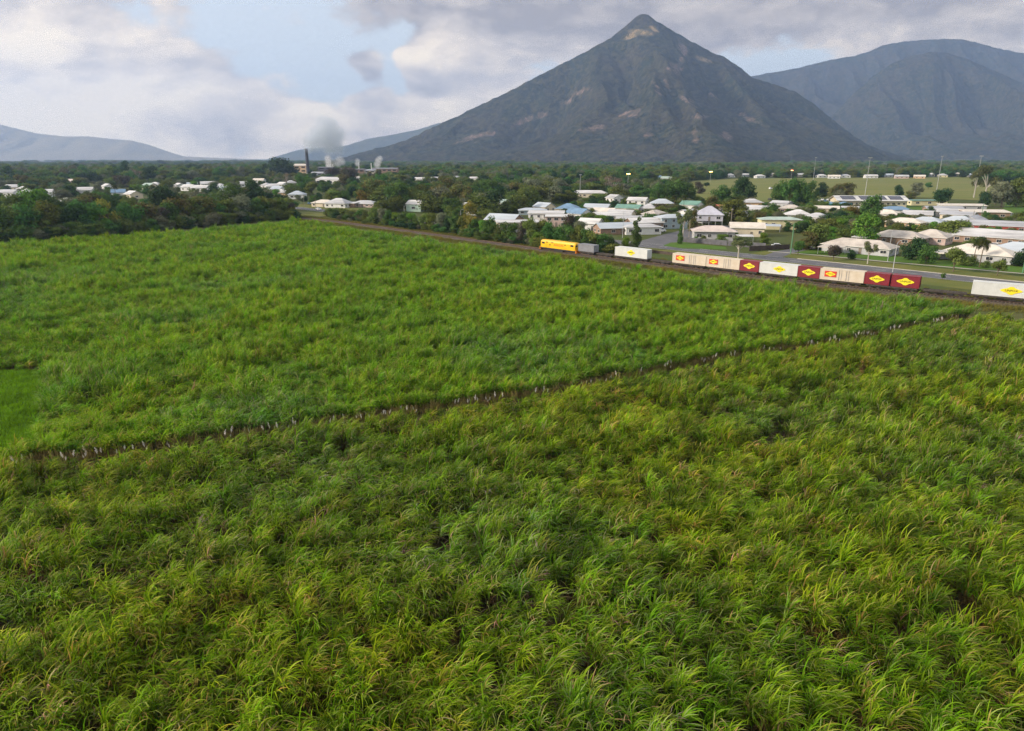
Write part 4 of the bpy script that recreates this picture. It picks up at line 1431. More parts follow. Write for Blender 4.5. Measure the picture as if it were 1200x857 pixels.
carport('grey carport roof right of the cream gabled house', 904, 271.5, 7, 6, 2.7, rad(-20), 'bluegrey')
carport('small white-roofed shelter at the left of the big cream-roofed house', 1108, 305.5, 7.5, 5.5, 2.5, A_, 'cream')
carport('small white carport roof under the trees behind the grey round bush', 1008, 287, 5, 5, 3.0, A_, 'white')
carport('flat white carport in front of the cream gabled house', 872, 283.5, 6, 4.5, 2.3, rad(-10), 'white')

# far side of the playing field
far_l = [(772, 210.5, 12, 'blue', 'blue', 'light blue house'), (799, 208.5, 14, 'white', 'white', 'white house'), (781, 212, 14, 'green', 'white', 'pale green-roofed house'), (834, 207.5, 14, 'white', 'white', 'white house'), (808, 207.5, 12, 'pale', 'white', 'pale-roofed house'),
         (855, 208, 14, 'pale', 'white', 'pale-roofed house'), (873, 207.5, 16, 'white', 'white', 'white house'), (890, 209, 16, 'white', 'white', 'wide white house'), (905, 207, 12, 'cream', 'cream', 'cream house'), (962, 208.5, 16, 'white', 'white', 'white house'),
         (977, 209.5, 18, 'cream', 'white', 'low cream-roofed house'), (990, 208.5, 15, 'pale', 'white', 'pale-roofed house'), (1020, 209, 20, 'white', 'white', 'wide white house'), (1041, 208, 12, 'bluegrey', 'white', 'blue-grey-roofed house'), (1056, 209.5, 20, 'pale', 'pinkbrick', 'long pinkish house'),
         (1077, 209.5, 16, 'cream', 'orange', 'cream and orange house'), (1104, 208, 13, 'pale', 'yellow', 'yellow house'), (1121, 206.5, 14, 'cream', 'yellow', 'cream hip-roofed house'), (1136, 207.5, 12, 'bluegrey', 'white', 'blue-grey-roofed house'), (758, 210, 14, 'pale', 'white', 'pale-roofed house'),
         (938, 207.5, 13, 'white', 'cream', 'white-roofed house'), (1090, 207, 12, 'white', 'white', 'white house')]
far_l.sort()
seen_far = {}
for px, py, w_, rf, wl, nm in far_l:
    seen_far.setdefault(nm, []).append(px)
ORD = ['first', 'second', 'third', 'fourth', 'fifth', 'sixth', 'seventh', 'eighth', 'ninth', 'tenth', 'eleventh', 'twelfth', 'thirteenth', 'fourteenth', 'fifteenth', 'sixteenth', 'seventeenth', 'eighteenth', 'nineteenth', 'twentieth']
for px, py, w_, rf, wl, nm in far_l:
    n = seen_far[nm]
    lab = f'far {nm} beyond the playing field, small against the dark trees' if len(n) == 1 else f'{ORD[n.index(px)]} from the left of the far {nm}s beyond the playing field'
    H(lab, 'far ' + nm, px, py, w_, 9, 3.4, rng.choice(('hip', 'gable')), 2.4, rad(rng.uniform(-25, 15)), rf, wl, detail=1, group='far houses beyond the playing field')

# left: houses among the trees
left_l = [(18, 206.5, 15, 'cream', 'cream', 'cream house with a dark opening'), (37, 206.5, 18, 'pale', 'pinkbrick', 'long pinkish house'), (4, 205, 12, 'cream', 'cream', 'cream house'), (18, 224, 15, 'pale', 'cream', 'pale hip-roofed house'), (29, 226, 8, 'white', 'white', 'small white shed'),
          (12, 231, 17, 'pale', 'white', 'wide pale-roofed house'), (2, 239, 10, 'pale', 'red', 'red-walled house'), (33, 230.5, 13, 'white', 'white', 'white-roofed house'), (13, 254, 9, 'grey', 'grey', 'grey-roofed shed'), (85, 216, 12, 'orange', 'pinkbrick', 'orange-pink house'),
          (99, 228, 15, 'white', 'white', 'white house with a dark roof patch'), (79, 242, 11, 'white', 'white', 'white-roofed house'), (127, 223, 12, 'white', 'white', 'white-roofed house'), (140, 231, 10, 'blue', 'white', 'blue-roofed house'), (157, 233.5, 12, 'white', 'cream', 'white-roofed house'),
          (176, 222, 13, 'green', 'cream', 'green-white gabled house'), (183, 220.5, 12, 'white', 'orange', 'cream-gabled house'), (211, 222, 12, 'white', 'white', 'white-roofed house'), (222, 224, 12, 'white', 'white', 'white-roofed house'),
          (236, 225, 16, 'white', 'white', 'wide white house'), (244, 219.5, 15, 'white', 'white', 'white-roofed house'), (259, 223, 15, 'pale', 'white', 'pale-roofed house'), (263, 226, 12, 'bluegrey', 'white', 'pale blue-roofed house'), (226, 221, 10, 'bluegrey', 'white', 'pale blue-roofed house'),
          (286, 219.5, 9, 'pale', 'white', 'pale-roofed house'), (304, 215, 14, 'cream', 'white', 'cream-roofed house'), (321, 223, 16, 'white', 'white', 'wide white house'), (332, 220.5, 12, 'white', 'white', 'white-roofed house'), (313, 221.5, 10, 'pale', 'white', 'pale-roofed house'),
          (331, 231, 11, 'white', 'orange', 'small house with orange wall'), (326, 226.5, 10, 'bluegrey', 'white', 'pale blue-roofed house'), (349, 233.5, 12, 'bluegrey', 'white', 'pale blue-roofed house'), (57, 231, 8, 'white', 'white', 'white-roofed shed'), (341, 218, 12, 'pale', 'white', 'pale-roofed house')]
ROOF['orange'] = ROOF['pink']
left_l.sort()
seen_l = {}
for q in left_l:
    seen_l.setdefault(q[5], []).append(q[0])
for px, py, w_, rf, wl, nm in left_l:
    n = seen_l[nm]
    nm2 = nm.replace('house', 'houses', 1).replace('shed', 'sheds', 1)
    lab = f'{nm} half hidden in the trees on the left' if len(n) == 1 else f'{ORD[n.index(px)]} from the left of the {nm2} among the trees on the left'
    H(lab, nm, px, py, w_ * .92, 9, 3.6 if py < 235 else 2.8, rng.choice(('hip', 'gable', 'gable')), 2.4, rad(rng.uniform(-50, 30)), rf, wl, detail=1, group='houses among the trees on the left')
# beside the level crossing
H('white house with pale hip roof beside the road at the far end of the track', 'white hip-roofed house by the road', 398, 244, 14, 10, 2.8, 'hip', 2.8, rad(-20), 'pale', 'white')
H('pinkish low house with cream roof left of the white hip-roofed house by the road', 'cream-roofed house by the road', 381, 243, 15, 9, 2.6, 'hip', 2.0, rad(-20), 'cream', 'cream')
H('low house with pale grey hip roof right of the white house by the road', 'low grey hip-roofed house by the road', 429, 243.5, 17, 9, 2.4, 'hip', 1.9, rad(-20), 'pale', 'pinkbrick')
H('small white annex with red-brown wall between the roadside houses', 'small white annex by the road', 411, 243.5, 9, 6, 2.8, 'skillion', .5, rad(-20), 'white', 'brick', detail=1)
# houses glimpsed through the middle wood
for px, py, w_, rf, wl, lab, nm in ((493, 214, 14, 'white', 'white', 'white house above the wood, left of the pair of pale houses', 'white house above the wood'), (512, 213, 18, 'white', 'cream', 'wide white-roofed house rising above the middle wood', 'wide white-roofed house above the wood'),
                                    (536, 212, 12, 'pale', 'pinkbrick', 'small pinkish house above the middle wood', 'small pinkish house above the wood'), (555, 213, 18, 'white', 'white', 'long white house above the right of the middle wood', 'long white house above the wood'),
                                    (489, 248.5, 9, 'white', 'mint', 'small white-roofed shed behind the railside bushes', 'small shed behind bushes'), (553, 252.5, 8, 'white', 'white', 'small white house behind the yellow tree', 'small white house behind yellow tree')):
    H(lab, nm, px, py, w_, 9, 4.5, 'gable', 2.0, rad(-20), rf, wl, detail=1, group='houses in the middle wood')

# ------------------------------------------------------------------ sugar mill
def mill_building(label, px, py, w, d, h, rise, yaw, roof, wall, rows=2, rtype='gable'):
    p = at(px, py)
    r = empty('mill_building', (p[0], p[1] + d / 2, 0), yaw)
    tag(r, label, 'mill building', 'buildings of the sugar mill')
    b = MB()
    X, Y = w / 2, d / 2
    c = [(-X, -Y), (X, -Y), (X, Y), (-X, Y)]
    for i in range(4):
        j = (i + 1) % 4
        b.poly([(*c[i], 0), (*c[j], 0), (*c[j], h - .15), (*c[i], h - .15)])
    if rtype == 'gable':
        for s in (-1, 1):
            b.poly([(s * X, -s * Y, h - .15), (s * X, s * Y, h - .15), (s * X, 0, h + rise - .2)])
    b.build('wall', WALL[wall], r)
    roof_mesh(w, d, rtype, rise, .8, h).build('roof', ROOF[roof], r)
    for k in range(rows):
        z = h * (k + .55) / rows
        n = max(1, int(w / 9))
        for i in range(n):
            q = MB()
            q.box((-X + (i + .5) * w / n, -Y - .05, z), (w / n * .6, .3, h / rows * .36))
            q.build('window', GLASS, r)
    HOUSES.append((None, p[0], p[1], px, w))
    return r


mill_building('pale mill shed with cream roof just left of the dark chimney', 353, 207, 23, 14, 19, 3, rad(-6), 'cream', 'orange', 3)
mill_building('tall dark mill tower of open steel floors right of the chimney', 382, 207.5, 26, 18, 16, 1, rad(-4), 'dark', 'dark', 4)
mill_building('pale boiler house between the chimney and the dark tower', 372, 210, 18, 14, 9, 2, rad(-4), 'grey', 'grey', 2)
mill_building('wide low mill store with white roof in front of the chimney', 388, 216.5, 36, 24, 6, 3, rad(-24), 'white', 'white', 1)
mill_building('grey mill block behind the purple tree', 405, 207, 24, 20, 13, 2, rad(-6), 'dark', 'brick', 2)
mill_building('beige box-shaped mill building right of the purple tree', 421, 206.5, 20, 16, 12, 1, rad(-4), 'dark', 'brick', 2)
mill_building('cream mill building below the right steam puff', 434, 206.5, 20, 16, 10, 2, rad(-4), 'grey', 'cream', 2)
mill_building('long dark-roofed mill shed at the right end of the mill', 451, 205.5, 50, 20, 12, 2, rad(-4), 'dark', 'brick', 2)
mill_building('low mill store with pale flat roof below the cream mill building', 428, 213, 34, 16, 5, 2, rad(-10), 'cream', 'white', 1)
cp = at(361.5, 207)
ch = empty('chimney', (cp[0], cp[1], 0))
tag(ch, 'tall dark smoking chimney of the sugar mill', 'chimney')
SOOT = pm('sooty_steel', (0.060, 0.062, 0.075), 0.7, 0.25, 0.12)
b = MB()
hc = at_y(361.5, 174.5, cp[1])[2]
b.tube((0, 0, 6), (0, 0, hc), 3.2, 2.5, 20, 0, True)
b.build('shaft', SOOT, ch)
b = MB()
b.tube((0, 0, 0), (0, 0, 6), 4.2, 3.6, 20)
b.build('base', WALL['grey'], ch)
b = MB()
for z in (hc * .45, hc * .72, hc - .6):
    b.tube((0, 0, z), (0, 0, z + .8), 3.3 if z < hc * .6 else 2.95, None, 20)
b.build('platform_ring', SOOT, ch)
for px, hh, lab in ((421.5, 24, 'thin white vent pipe above the beige mill building'), (436, 22, 'short white vent pipe on the cream mill building'), (391, 20, 'slim pale flue beside the dark mill tower')):
    p = at(px, 206)
    b = MB()
    b.tube((p[0], p[1] - 2, 0), (p[0], p[1] - 2, hh), .9, .7, 10)
    b.tube((p[0], p[1] - 2, hh), (p[0], p[1] - 2, hh + .8), 1.1, 1.1, 10)
    tag(b.build('vent_pipe', TRIM), lab, 'pipe')

# smoke and steam: real volumes
def plume(name, label, lumps, col, dens, nscale, thr, seed=0.0):
    """lumps: (x, y, z, r) spheres merged into one body of smoke"""
    m_ = bpy.data.materials.new(name)
    m_.use_nodes = True
    t_ = NT(m_.node_tree)
    t_.t.nodes.clear()
    tcn = t_.n('ShaderNodeTexCoord')
    pos = tcn.outputs['Object']
    wv = t_.v('ADD', pos, t_.v('MULTIPLY', t_.v('SUBTRACT', t_.noise(pos, nscale * .7, 3.0, .6, out='Color'), (.5, .5, .5)), (1.1 / nscale * .35,) * 3))
    acc = None
    for x, y, z, r in lumps:
        dd = t_.v('DISTANCE', wv, (x, y, z), out=1)
        f = t_.m('SUBTRACT', 1.0, t_.m('DIVIDE', dd, r), clamp=True)
        acc = f if acc is None else t_.m('MAXIMUM', acc, f)
    nz = t_.noise(t_.v('ADD', pos, (seed, seed, 0)), nscale, 5.0, 0.65)
    d = t_.m('SUBTRACT', t_.m('ADD', t_.m('MULTIPLY', acc, 1.1), t_.m('MULTIPLY', nz, 0.9)), thr, clamp=True)
    d = t_.m('MULTIPLY', t_.m('MULTIPLY', d, t_.m('MULTIPLY', acc, 3.0, clamp=True)), dens)
    v = t_.n('ShaderNodeVolumePrincipled')
    v.inputs['Color'].default_value = c4(col)
    v.inputs['Anisotropy'].default_value = 0.4
    t_.put(v.inputs['Density'], d)
    o = t_.n('ShaderNodeOutputMaterial')
    t_.put(o.inputs['Volume'], v.outputs[0])
    L_ = np.array(lumps)
    lo = (L_[:, :3] - L_[:, 3:]).min(0) - 1
    hi = (L_[:, :3] + L_[:, 3:]).max(0) + 1
    b = MB()
    c = (lo + hi) / 2
    b.box(tuple(c), tuple(hi - lo))
    ob = b.build(name, m_)
    return tag(ob, label, 'smoke' if name == 'smoke' else 'steam', None, 'stuff')


Yc = cp[1]


def sm(px, py, rpx, dy=0):
    q = at_y(px, py, Yc + dy)
    return (q[0], q[1], q[2], rpx / FPX * Yc * 1.3)


plume('smoke', 'blue-grey smoke drifting right from the dark mill chimney', [sm(361.5, 173.5, 6), sm(363, 170, 8), sm(365, 166, 10), sm(372, 164, 12), sm(381, 163, 14), sm(388, 166, 13), sm(392, 158, 12), sm(380, 154, 12), sm(372, 158, 10), sm(381, 143, 8), sm(386, 147, 10), sm(377, 142, 7), sm(385, 174, 8), sm(395, 172, 8)],
      (0.84, 0.91, 1.0), 0.11, 0.055, 0.48)
plume('steam', 'tallest white steam puff rising from the mill beside the dark tower', [sm(387, 194, 5), sm(386, 189, 5), sm(384.5, 186, 4), sm(390, 191, 4)], (0.97, 0.97, 0.98), 0.25, 0.12, 0.45, 31)
plume('steam', 'smaller white steam wisp right of the tallest puff', [sm(396, 192, 4), sm(398, 188, 5), sm(401, 190, 4)], (0.96, 0.96, 0.98), 0.13, 0.12, 0.5, 57)
plume('steam', 'thin white steam wisp over the middle of the mill', [sm(418.5, 192, 3), sm(419, 189, 3)], (0.97, 0.97, 0.98), 0.18, 0.15, 0.45, 83)
plume('steam', 'white steam puff at the right end of the mill', [sm(442, 193, 4), sm(443.5, 189, 4), sm(445, 186.5, 3.4)], (0.97, 0.97, 0.98), 0.25, 0.14, 0.45, 11)

# ------------------------------------------------------------------ the train
YEL = pm('locomotive_yellow', (0.78, 0.46, 0.012), 0.35, 0.06, 0.6)
ORA = pm('locomotive_orange', (0.72, 0.22, 0.02), 0.4, 0.08, 0.6)
BLK = pm('black_steel', (0.028, 0.027, 0.028), 0.6, 0.2, 1.5)
UNDER = pm('dirty_underframe', (0.060, 0.050, 0.042), 0.8, 0.25, 1.0)
WHEEL = pm('wheel_steel', (0.15, 0.13, 0.12), 0.45, 0.15, 2.0, metal=0.6)
REDW = pm('orange_red_lettering', (0.72, 0.13, 0.02), 0.5, 0.05, 2.0)
BLKW = pm('dark_green_black_lettering', (0.02, 0.03, 0.012), 0.5, 0.05, 2.0)
LOGOY = pm('yellow_logo', (0.80, 0.66, 0.02), 0.5, 0.05, 1.0)
LOGOR = pm('red_logo', (0.55, 0.045, 0.02), 0.5, 0.06, 1.0)
CW = pm('white_container_paint', (0.62, 0.64, 0.63), 0.5, 0.05, 0.5, col2=(0.52, 0.54, 0.53))
CC = pm('cream_container_paint', (0.62, 0.56, 0.47), 0.5, 0.06, 0.5, col2=(0.54, 0.46, 0.35))
CM = pm('maroon_container_paint', (0.20, 0.018, 0.030), 0.45, 0.10, 0.5)
CG = pm('grey_container_paint', (0.22, 0.23, 0.26), 0.5, 0.10, 0.5)


def text_mesh(txt, size, mat, name, parent, loc, thick=0.012, squash=1.0):
    cu = bpy.data.curves.new(name, 'FONT')
    cu.body = txt
    cu.size = size
    cu.align_x = 'CENTER'
    cu.align_y = 'CENTER'
    cu.extrude = thick
    cu.offset = size * 0.012
    o = bpy.data.objects.new(name, cu)
    COL.objects.link(o)
    dg = bpy.context.evaluated_depsgraph_get()
    me = bpy.data.meshes.new_from_object(o.evaluated_get(dg))
    bpy.data.objects.remove(o)
    me.materials.clear()
    me.materials.append(mat)
    o = bpy.data.objects.new(name, me)
    COL.objects.link(o)
    o.parent = parent
    o.location = loc
    o.rotation_euler = (math.pi / 2, 0, 0)
    o.scale = (squash, 1, 1)
    return o


def bogie(parent, x, axles=2, base=1.7):
    f = MB()
    L_ = base * (axles - 1)
    for s in (-1, 1):
        f.box((0, s * .78, .62), (L_ + 1.2, .14, .26))
        for i in range(axles):
            f.box((-L_ / 2 + i * base, s * .79, .46), (.34, .18, .34))
    f.box((0, 0, .66), (.5, 1.5, .22))
    o = f.build('bogie', UNDER, parent)
    o.location = (x, 0, .79)
    for i in range(axles):
        for s in (-1, 1):
            w_ = MB()
            w_.tube((-L_ / 2 + i * base, s * .47, .46), (-L_ / 2 + i * base, s * .60, .46), .46, .46, 18)
            w_.tube((-L_ / 2 + i * base, s * .60, .46), (-L_ / 2 + i * base, s * .65, .46), .14, .12, 10)
            w_.build('wheel', WHEEL, o)


def place(root, s):
    p, a = on_rail(s)
    root.location = (p[0], p[1], 0)
    root.rotation_euler = (0, 0, a)


ZF = 1.80                                           # deck height of the wagons


def wagon(s0, s1, label):
    L_ = s1 - s0
    r = empty('flat_wagon')
    place(r, (s0 + s1) / 2)
    tag(r, label, 'flat wagon', 'flat wagons of the freight train')
    d = MB()
    for s in (-1, 1):
        d.box((0, s * 1.05, ZF - .20), (L_ - .9, .16, .34))
        for k in range(int(L_ / 2.2)):
            d.box((-L_ / 2 + 1.3 + k * 2.2, s * 1.14, ZF - .08), (.14, .08, .30))
    d.box((0, 0, ZF - .26), (L_ - .6, .5, .46))
    for k in range(int(L_ / 1.5)):
        d.box((-L_ / 2 + .9 + k * 1.5, 0, ZF - .14), (.16, 2.3, .16))
    d.build('deck', UNDER, r)
    for s in (-1, 1):
        q = MB()
        q.box((s * (L_ / 2 - .05), 0, ZF - .42), (.7, .22, .24))
        q.build('coupler', BLK, r)
        bogie(r, s * (L_ / 2 - 2.3))
    q = MB()
    q.box((1.2, -.75, 1.28), (1.1, .5, .4))
    q.tube((-1.6, -.6, 1.26), (-.2, -.6, 1.26), .2, .2, 10)
    q.build('brake_gear', BLK, r)
    return r


def container(s0, s1, mat, label, logo, H_=2.75, ribs=True, doors=()):
    L_ = s1 - s0
    r = empty('shipping_container')
    place(r, (s0 + s1) / 2)
    tag(r, label, 'container', 'containers on the freight train')
    b = MB()
    W_ = 2.44
    z0 = ZF + .03
    b.box((0, 0, z0 + H_ / 2), (L_ - .14, W_ - .10, H_ - .10))
    for sx in (-1, 1):
        for sy in (-1, 1):
            b.box((sx * (L_ / 2 - .08), sy * (W_ / 2 - .07), z0 + H_ / 2), (.15, .14, H_))
    for sy in (-1, 1):
        for z in (z0 + .07, z0 + H_ - .06):
            b.box((0, sy * (W_ / 2 - .055), z), (L_ - .32, .105, .13))
    if ribs:
        n = int(L_ / .28)
        for k in range(n):
            x = -L_ / 2 + .3 + (L_ - .6) * k / (n - 1)
            for sy in (-1, 1):
                b.box((x, sy * (W_ / 2 - .045), z0 + H_ / 2), (.11, .045, H_ - .30))
    b.build('box', mat, r)
    e = MB()
    for sy in (-1, 1):
        e.box((L_ / 2 - .045, sy * .58, z0 + H_ / 2), (.06, 1.10, H_ - .26))
        for k in (-.3, .3):
            e.tube((L_ / 2 + .01, sy * .58 + k, z0 + .2), (L_ / 2 + .01, sy * .58 + k, z0 + H_ - .2), .025, None, 6)
    e.build('end_door', mat, r)
    for x in doors:
        q = MB()
        q.box((x, -W_ / 2 - .012, z0 + H_ / 2), (.09, .05, H_ - .22))
        q.box((x + .55, -W_ / 2 - .012, z0 + H_ / 2), (.05, .05, H_ - .22))
        q.build('door_bar', TRIM if mat is CM else CG, r)
    if logo:
        kind, x, w_, h_ = logo
        yv = -W_ / 2 - .03
        zc_ = z0 + H_ / 2
        lg = MB()
        if kind == 'panel':
            lg.box((x, yv, zc_ + .12), (w_ * 1.22, .04, h_ * 1.25), 1)
            zc_ += .12
            yv -= .03
        pts = [(-.5, .05), (-.36, .20), (-.22, .27), (-.07, .5), (.07, .5), (.22, .27), (.36, .20), (.5, .05), (.5, -.05), (.36, -.20), (.22, -.27), (.07, -.5), (-.07, -.5), (-.22, -.27), (-.36, -.20), (-.5, -.05)]
        f0 = [(x + a * w_, yv - .012, zc_ + c_ * h_) for a, c_ in pts]
        f1 = [(p_[0], yv + .028, p_[2]) for p_ in f0]
        lg.poly(list(reversed(f0)))
        for i in range(len(f0)):
            j = (i + 1) % len(f0)
            lg.poly([f0[i], f0[j], f1[j], f1[i]])
        o = lg.build('logo', [LOGOY, LOGOR], r)
        text_mesh('LINFOX', h_ * .34, BLKW, 'lettering', o, (x, yv - .022, zc_), squash=min(1.15, w_ * .66 / (h_ * .34 * 3.6)))
    return r


S_ = rail_s
# containers, from the right
sR = S_(1138)
container(sR, sR + 12.6, CW, 'white container with a yellow diamond logo, alone at the right end of the train', ('diamond', .9, 4.0, 1.75), 2.85)
container(S_(1044.5), S_(1077.5), CM, 'dark red container at the right end of the maroon pair, beside the empty wagon', ('diamond', 0, 3.7, 1.7))
container(S_(1013.6), S_(1042.6), CM, 'dark red container between the cream one and another dark red one', ('diamond', 0, 3.3, 1.65))
c0, c1 = S_(962), S_(1013)
container(c0, c1, CC, 'cream container with red logo panel left of the two dark red containers', ('panel', -(c1 - c0) / 2 + 2.5, 2.3, 1.15), doors=(-.6, 1.1))
container(S_(936.3), S_(961.4), CM, 'dark red container between the white one and a cream one', ('diamond', 0, 3.3, 1.65))
container(S_(891.6), S_(935.8), CW, 'white container with yellow diamond logo between two dark red containers', ('diamond', .3, 3.2, 1.6))
container(S_(868.9), S_(890.8), CM, 'leftmost dark red container, right behind the sparse roadside tree', ('diamond', 0, 3.2, 1.6))
c0, c1 = S_(829.8), S_(868.4)
container(c0, c1, CC, 'cream container with red logo panel joined to the leftmost dark red one', ('panel', -(c1 - c0) / 2 + 2.2, 2.2, 1.1), doors=(.4, 1.7))
c0, c1 = S_(790.3), S_(829.2)
container(c0, c1, CC, 'cream container with red logo panel at the left end of the long string', ('panel', -(c1 - c0) / 2 + 2.6, 2.3, 1.15), doors=(.2, 1.6))
container(S_(723.3), S_(760.8), CW, 'white container with yellow diamond standing alone behind the locomotive', ('diamond', .1, 3.0, 1.7))
container(S_(680.3), S_(698.7), CG, 'short grey container directly behind the yellow locomotive', None, 2.3)
# wagons under and between them
cuts = [679.5, 700, 720.5, 763, 788.5, 829.6, 891.2, 936, 1013.4, 1079, 1136]
labs = ['flat wagon carrying the short grey container', 'empty flat wagon between the grey and the lone white container', 'flat wagon under the lone white container', 'empty low flat wagon left of the first cream container', 'flat wagon under the first cream container of the long string',
        'flat wagon under the cream and dark red pair behind the roadside tree', 'flat wagon under the white container of the long string', 'flat wagon under the dark red container and the cream one beside it', 'flat wagon under the last two dark red containers', 'empty flat wagon at the right, before the last white container']
for a, c_, lb in zip(cuts[:-1], cuts[1:], labs):
    wagon(S_(a) + .1, S_(c_) - .1, lb)
wagon(sR - .3, sR + 13.2, 'flat wagon under the white container at the right end')

# locomotive
lo = empty('locomotive')
l0, l1 = S_(635.6), S_(678.4)
LL = l1 - l0
place(lo, (l0 + l1) / 2)
tag(lo, 'yellow diesel locomotive with black underframe at the head of the freight train', 'locomotive')
b = MB()
prof = [(-1.38, 1.55), (-1.38, 3.45), (-1.18, 3.95), (-.6, 4.12), (.6, 4.12), (1.18, 3.95), (1.38, 3.45), (1.38, 1.55)]
xs_ = [-LL / 2 + .55, -LL / 2 + .9, LL / 2 - .9, LL / 2 - .5]
rows = []
for i, x in enumerate(xs_):
    k = .90 if i in (0, 3) else 1.0
    rows.append([(x, y * (.96 if i in (0, 3) else 1), 1.55 + (z - 1.55) * k) for y, z in prof])
for r0, r1 in zip(rows[:-1], rows[1:]):
    for j in range(len(prof) - 1):
        b.poly([r0[j], r1[j], r1[j + 1], r0[j + 1]])
b.poly(list(reversed(rows[0])))
b.poly(rows[-1])
b.build('body', YEL, lo)
b = MB()
b.box((0, 0, 1.36), (LL - .5, 2.7, .34))
b.build('underframe', BLK, lo)
b = MB()
b.box((.2, 0, .95), (4.2, 2.3, .62))
b.build('fuel_tank', BLK, lo)
for s in (-1, 1):
    bogie(lo, s * (LL / 2 - 3.1), 3, 1.45)
    q = MB()
    q.box((s * (LL / 2 - .22), 0, 1.25), (.40, 2.62, .95))
    q.build('pilot', ORA, lo)
    q = MB()
    q.box((s * (LL / 2 - 1.9), -1.39, 3.08), (1.25, .06, .62))
    q.build('cab_window', GLASS, lo)
    q = MB()
    q.box((s * (LL / 2 - 1.9), 1.39, 3.08), (1.25, .06, .62))
    q.build('cab_window', GLASS, lo)
    for y in (-.62, .62):
        q = MB()
        q.box((s * (LL / 2 - .53), y, 3.05), (.10, .95, .62))
        q.build('windscreen', GLASS, lo)
    q = MB()
    q.tube((s * (LL / 2 - .55), 0, 3.62), (s * (LL / 2 - .42), 0, 3.62), .17, .17, 12)
    q.build('headlight', TRIM, lo)
    q = MB()
    q.box((s * (LL / 2 - 3.1), -1.40, 2.5), (.70, .05, 1.75))
    q.build('cab_door', YEL, lo)
for x, z, w_, h_ in ((-5.0, 3.42, .8, .30), (-3.5, 2.6, .5, .4), (-2.4, 3.4, 1.0, .22), (3.6, 3.1, .5, .35)):
    q = MB()
    for k in range(5):
        q.box((x, -1.40, z - h_ / 2 + (k + .5) * h_ / 5), (w_, .05, h_ / 7))
    q.box((x, -1.388, z), (w_, .03, h_))
    q.build('grille', BLK, lo)
for x in (-3.4, 0, 2.2):
    q = MB()
    q.box((x, 0, 4.13), (1.6, 1.1, .08))
    q.tube((x, 0, 4.16), (x, 0, 4.21), .42, .42, 14)
    q.build('roof_fan', YEL, lo)
q = MB()
q.tube((-LL / 2 + .8, -1.42, 2.2), (LL / 2 - .8, -1.42, 2.2), .022, None, 6)
for k in range(9):
    x = -LL / 2 + .9 + k * (LL - 1.8) / 8
    q.tube((x, -1.42, 1.5), (x, -1.42, 2.2), .02, None, 5)
q.build('handrail', YEL, lo)
text_mesh('AURIZON', 1.0, REDW, 'lettering', lo, (.55, -1.40, 2.72), squash=1.0)

# ------------------------------------------------------------------ poles, lamps, fences, cars
GREENP = pm('green_painted_pole', (0.10, 0.24, 0.13), 0.6, 0.08, 1.0)
WOODP = pm('timber_pole', (0.30, 0.26, 0.21), 0.9, 0.12, 1.0)
MASTM = pm('mast_steel', (0.48, 0.49, 0.50), 0.6, 0.1, 1.0, metal=0.2)
LAMP_ON = emit('lit_floodlight', (1.0, 0.56, 0.16), 9.0)
LAMP_RED = emit('lit_reddish_floodlight', (1.0, 0.36, 0.18), 6.0)
LAMP_OFF = pm('lamp_glass', (0.62, 0.62, 0.60), 0.3, 0.05, 1.0)


def height_at(px, py, Y):
    return at_y(px, py, Y)[2]


def mast(px, yb, yt, label, lamp, n=4, r=.2):
    p = at(px, yb)
    h = height_at(px, yt, p[1])
    o = empty('floodlight_mast', (p[0], p[1], 0))
    tag(o, label, 'floodlight mast', 'floodlight masts of the playing field')
    b = MB()
    b.tube((0, 0, 0), (0, 0, h - .3), r, r * .55, 12)
    b.build('pole', MASTM, o)
    b = MB()
    b.box((0, 0, h - .5), (.72 * n, .14, .14))
    b.box((0, 0, h - .1), (.72 * n, .14, .14))
    b.build('crossbar', POSTM, o)
    for k in range(n):
        b = MB()
        b.tube(((k - (n - 1) / 2) * .72, -.10, h - .3), ((k - (n - 1) / 2) * .72, -.34, h - .42), .17, .30 if lamp is LAMP_OFF else .42, 12)
        b.build('lamp', lamp, o)


mast(735.5, 222, 203.5, 'lit floodlight mast above the bare brown tree, warm yellow lamp', LAMP_ON, 5)
mast(762, 212, 204, 'short lit floodlight mast with orange lamp right of the bare brown tree', LAMP_ON, 3)
mast(832, 214, 201, 'brightest lit floodlight mast, standing in the playing field', LAMP_ON, 6)
mast(927, 210, 199.5, 'lit floodlight mast with reddish lamp behind the dark tree mass', LAMP_RED, 5)
mast(679.5, 231, 204.5, 'unlit grey floodlight mast in front of the long white hall', LAMP_OFF, 3)
mast(952.5, 215, 184.5, 'tall unlit floodlight mast left of the solar-panelled hall', LAMP_OFF, 4, .22)
mast(1013.5, 229, 184.5, 'tall floodlight mast right behind the solar-panelled hall', LAMP_OFF, 5, .22)
mast(1097, 226, 183, 'tall plain floodlight mast beside the spreading dark tree', LAMP_OFF, 3, .22)
mast(1141.5, 229, 182.5, 'tall floodlight mast in front of the big gum trees at right', LAMP_OFF, 5, .22)


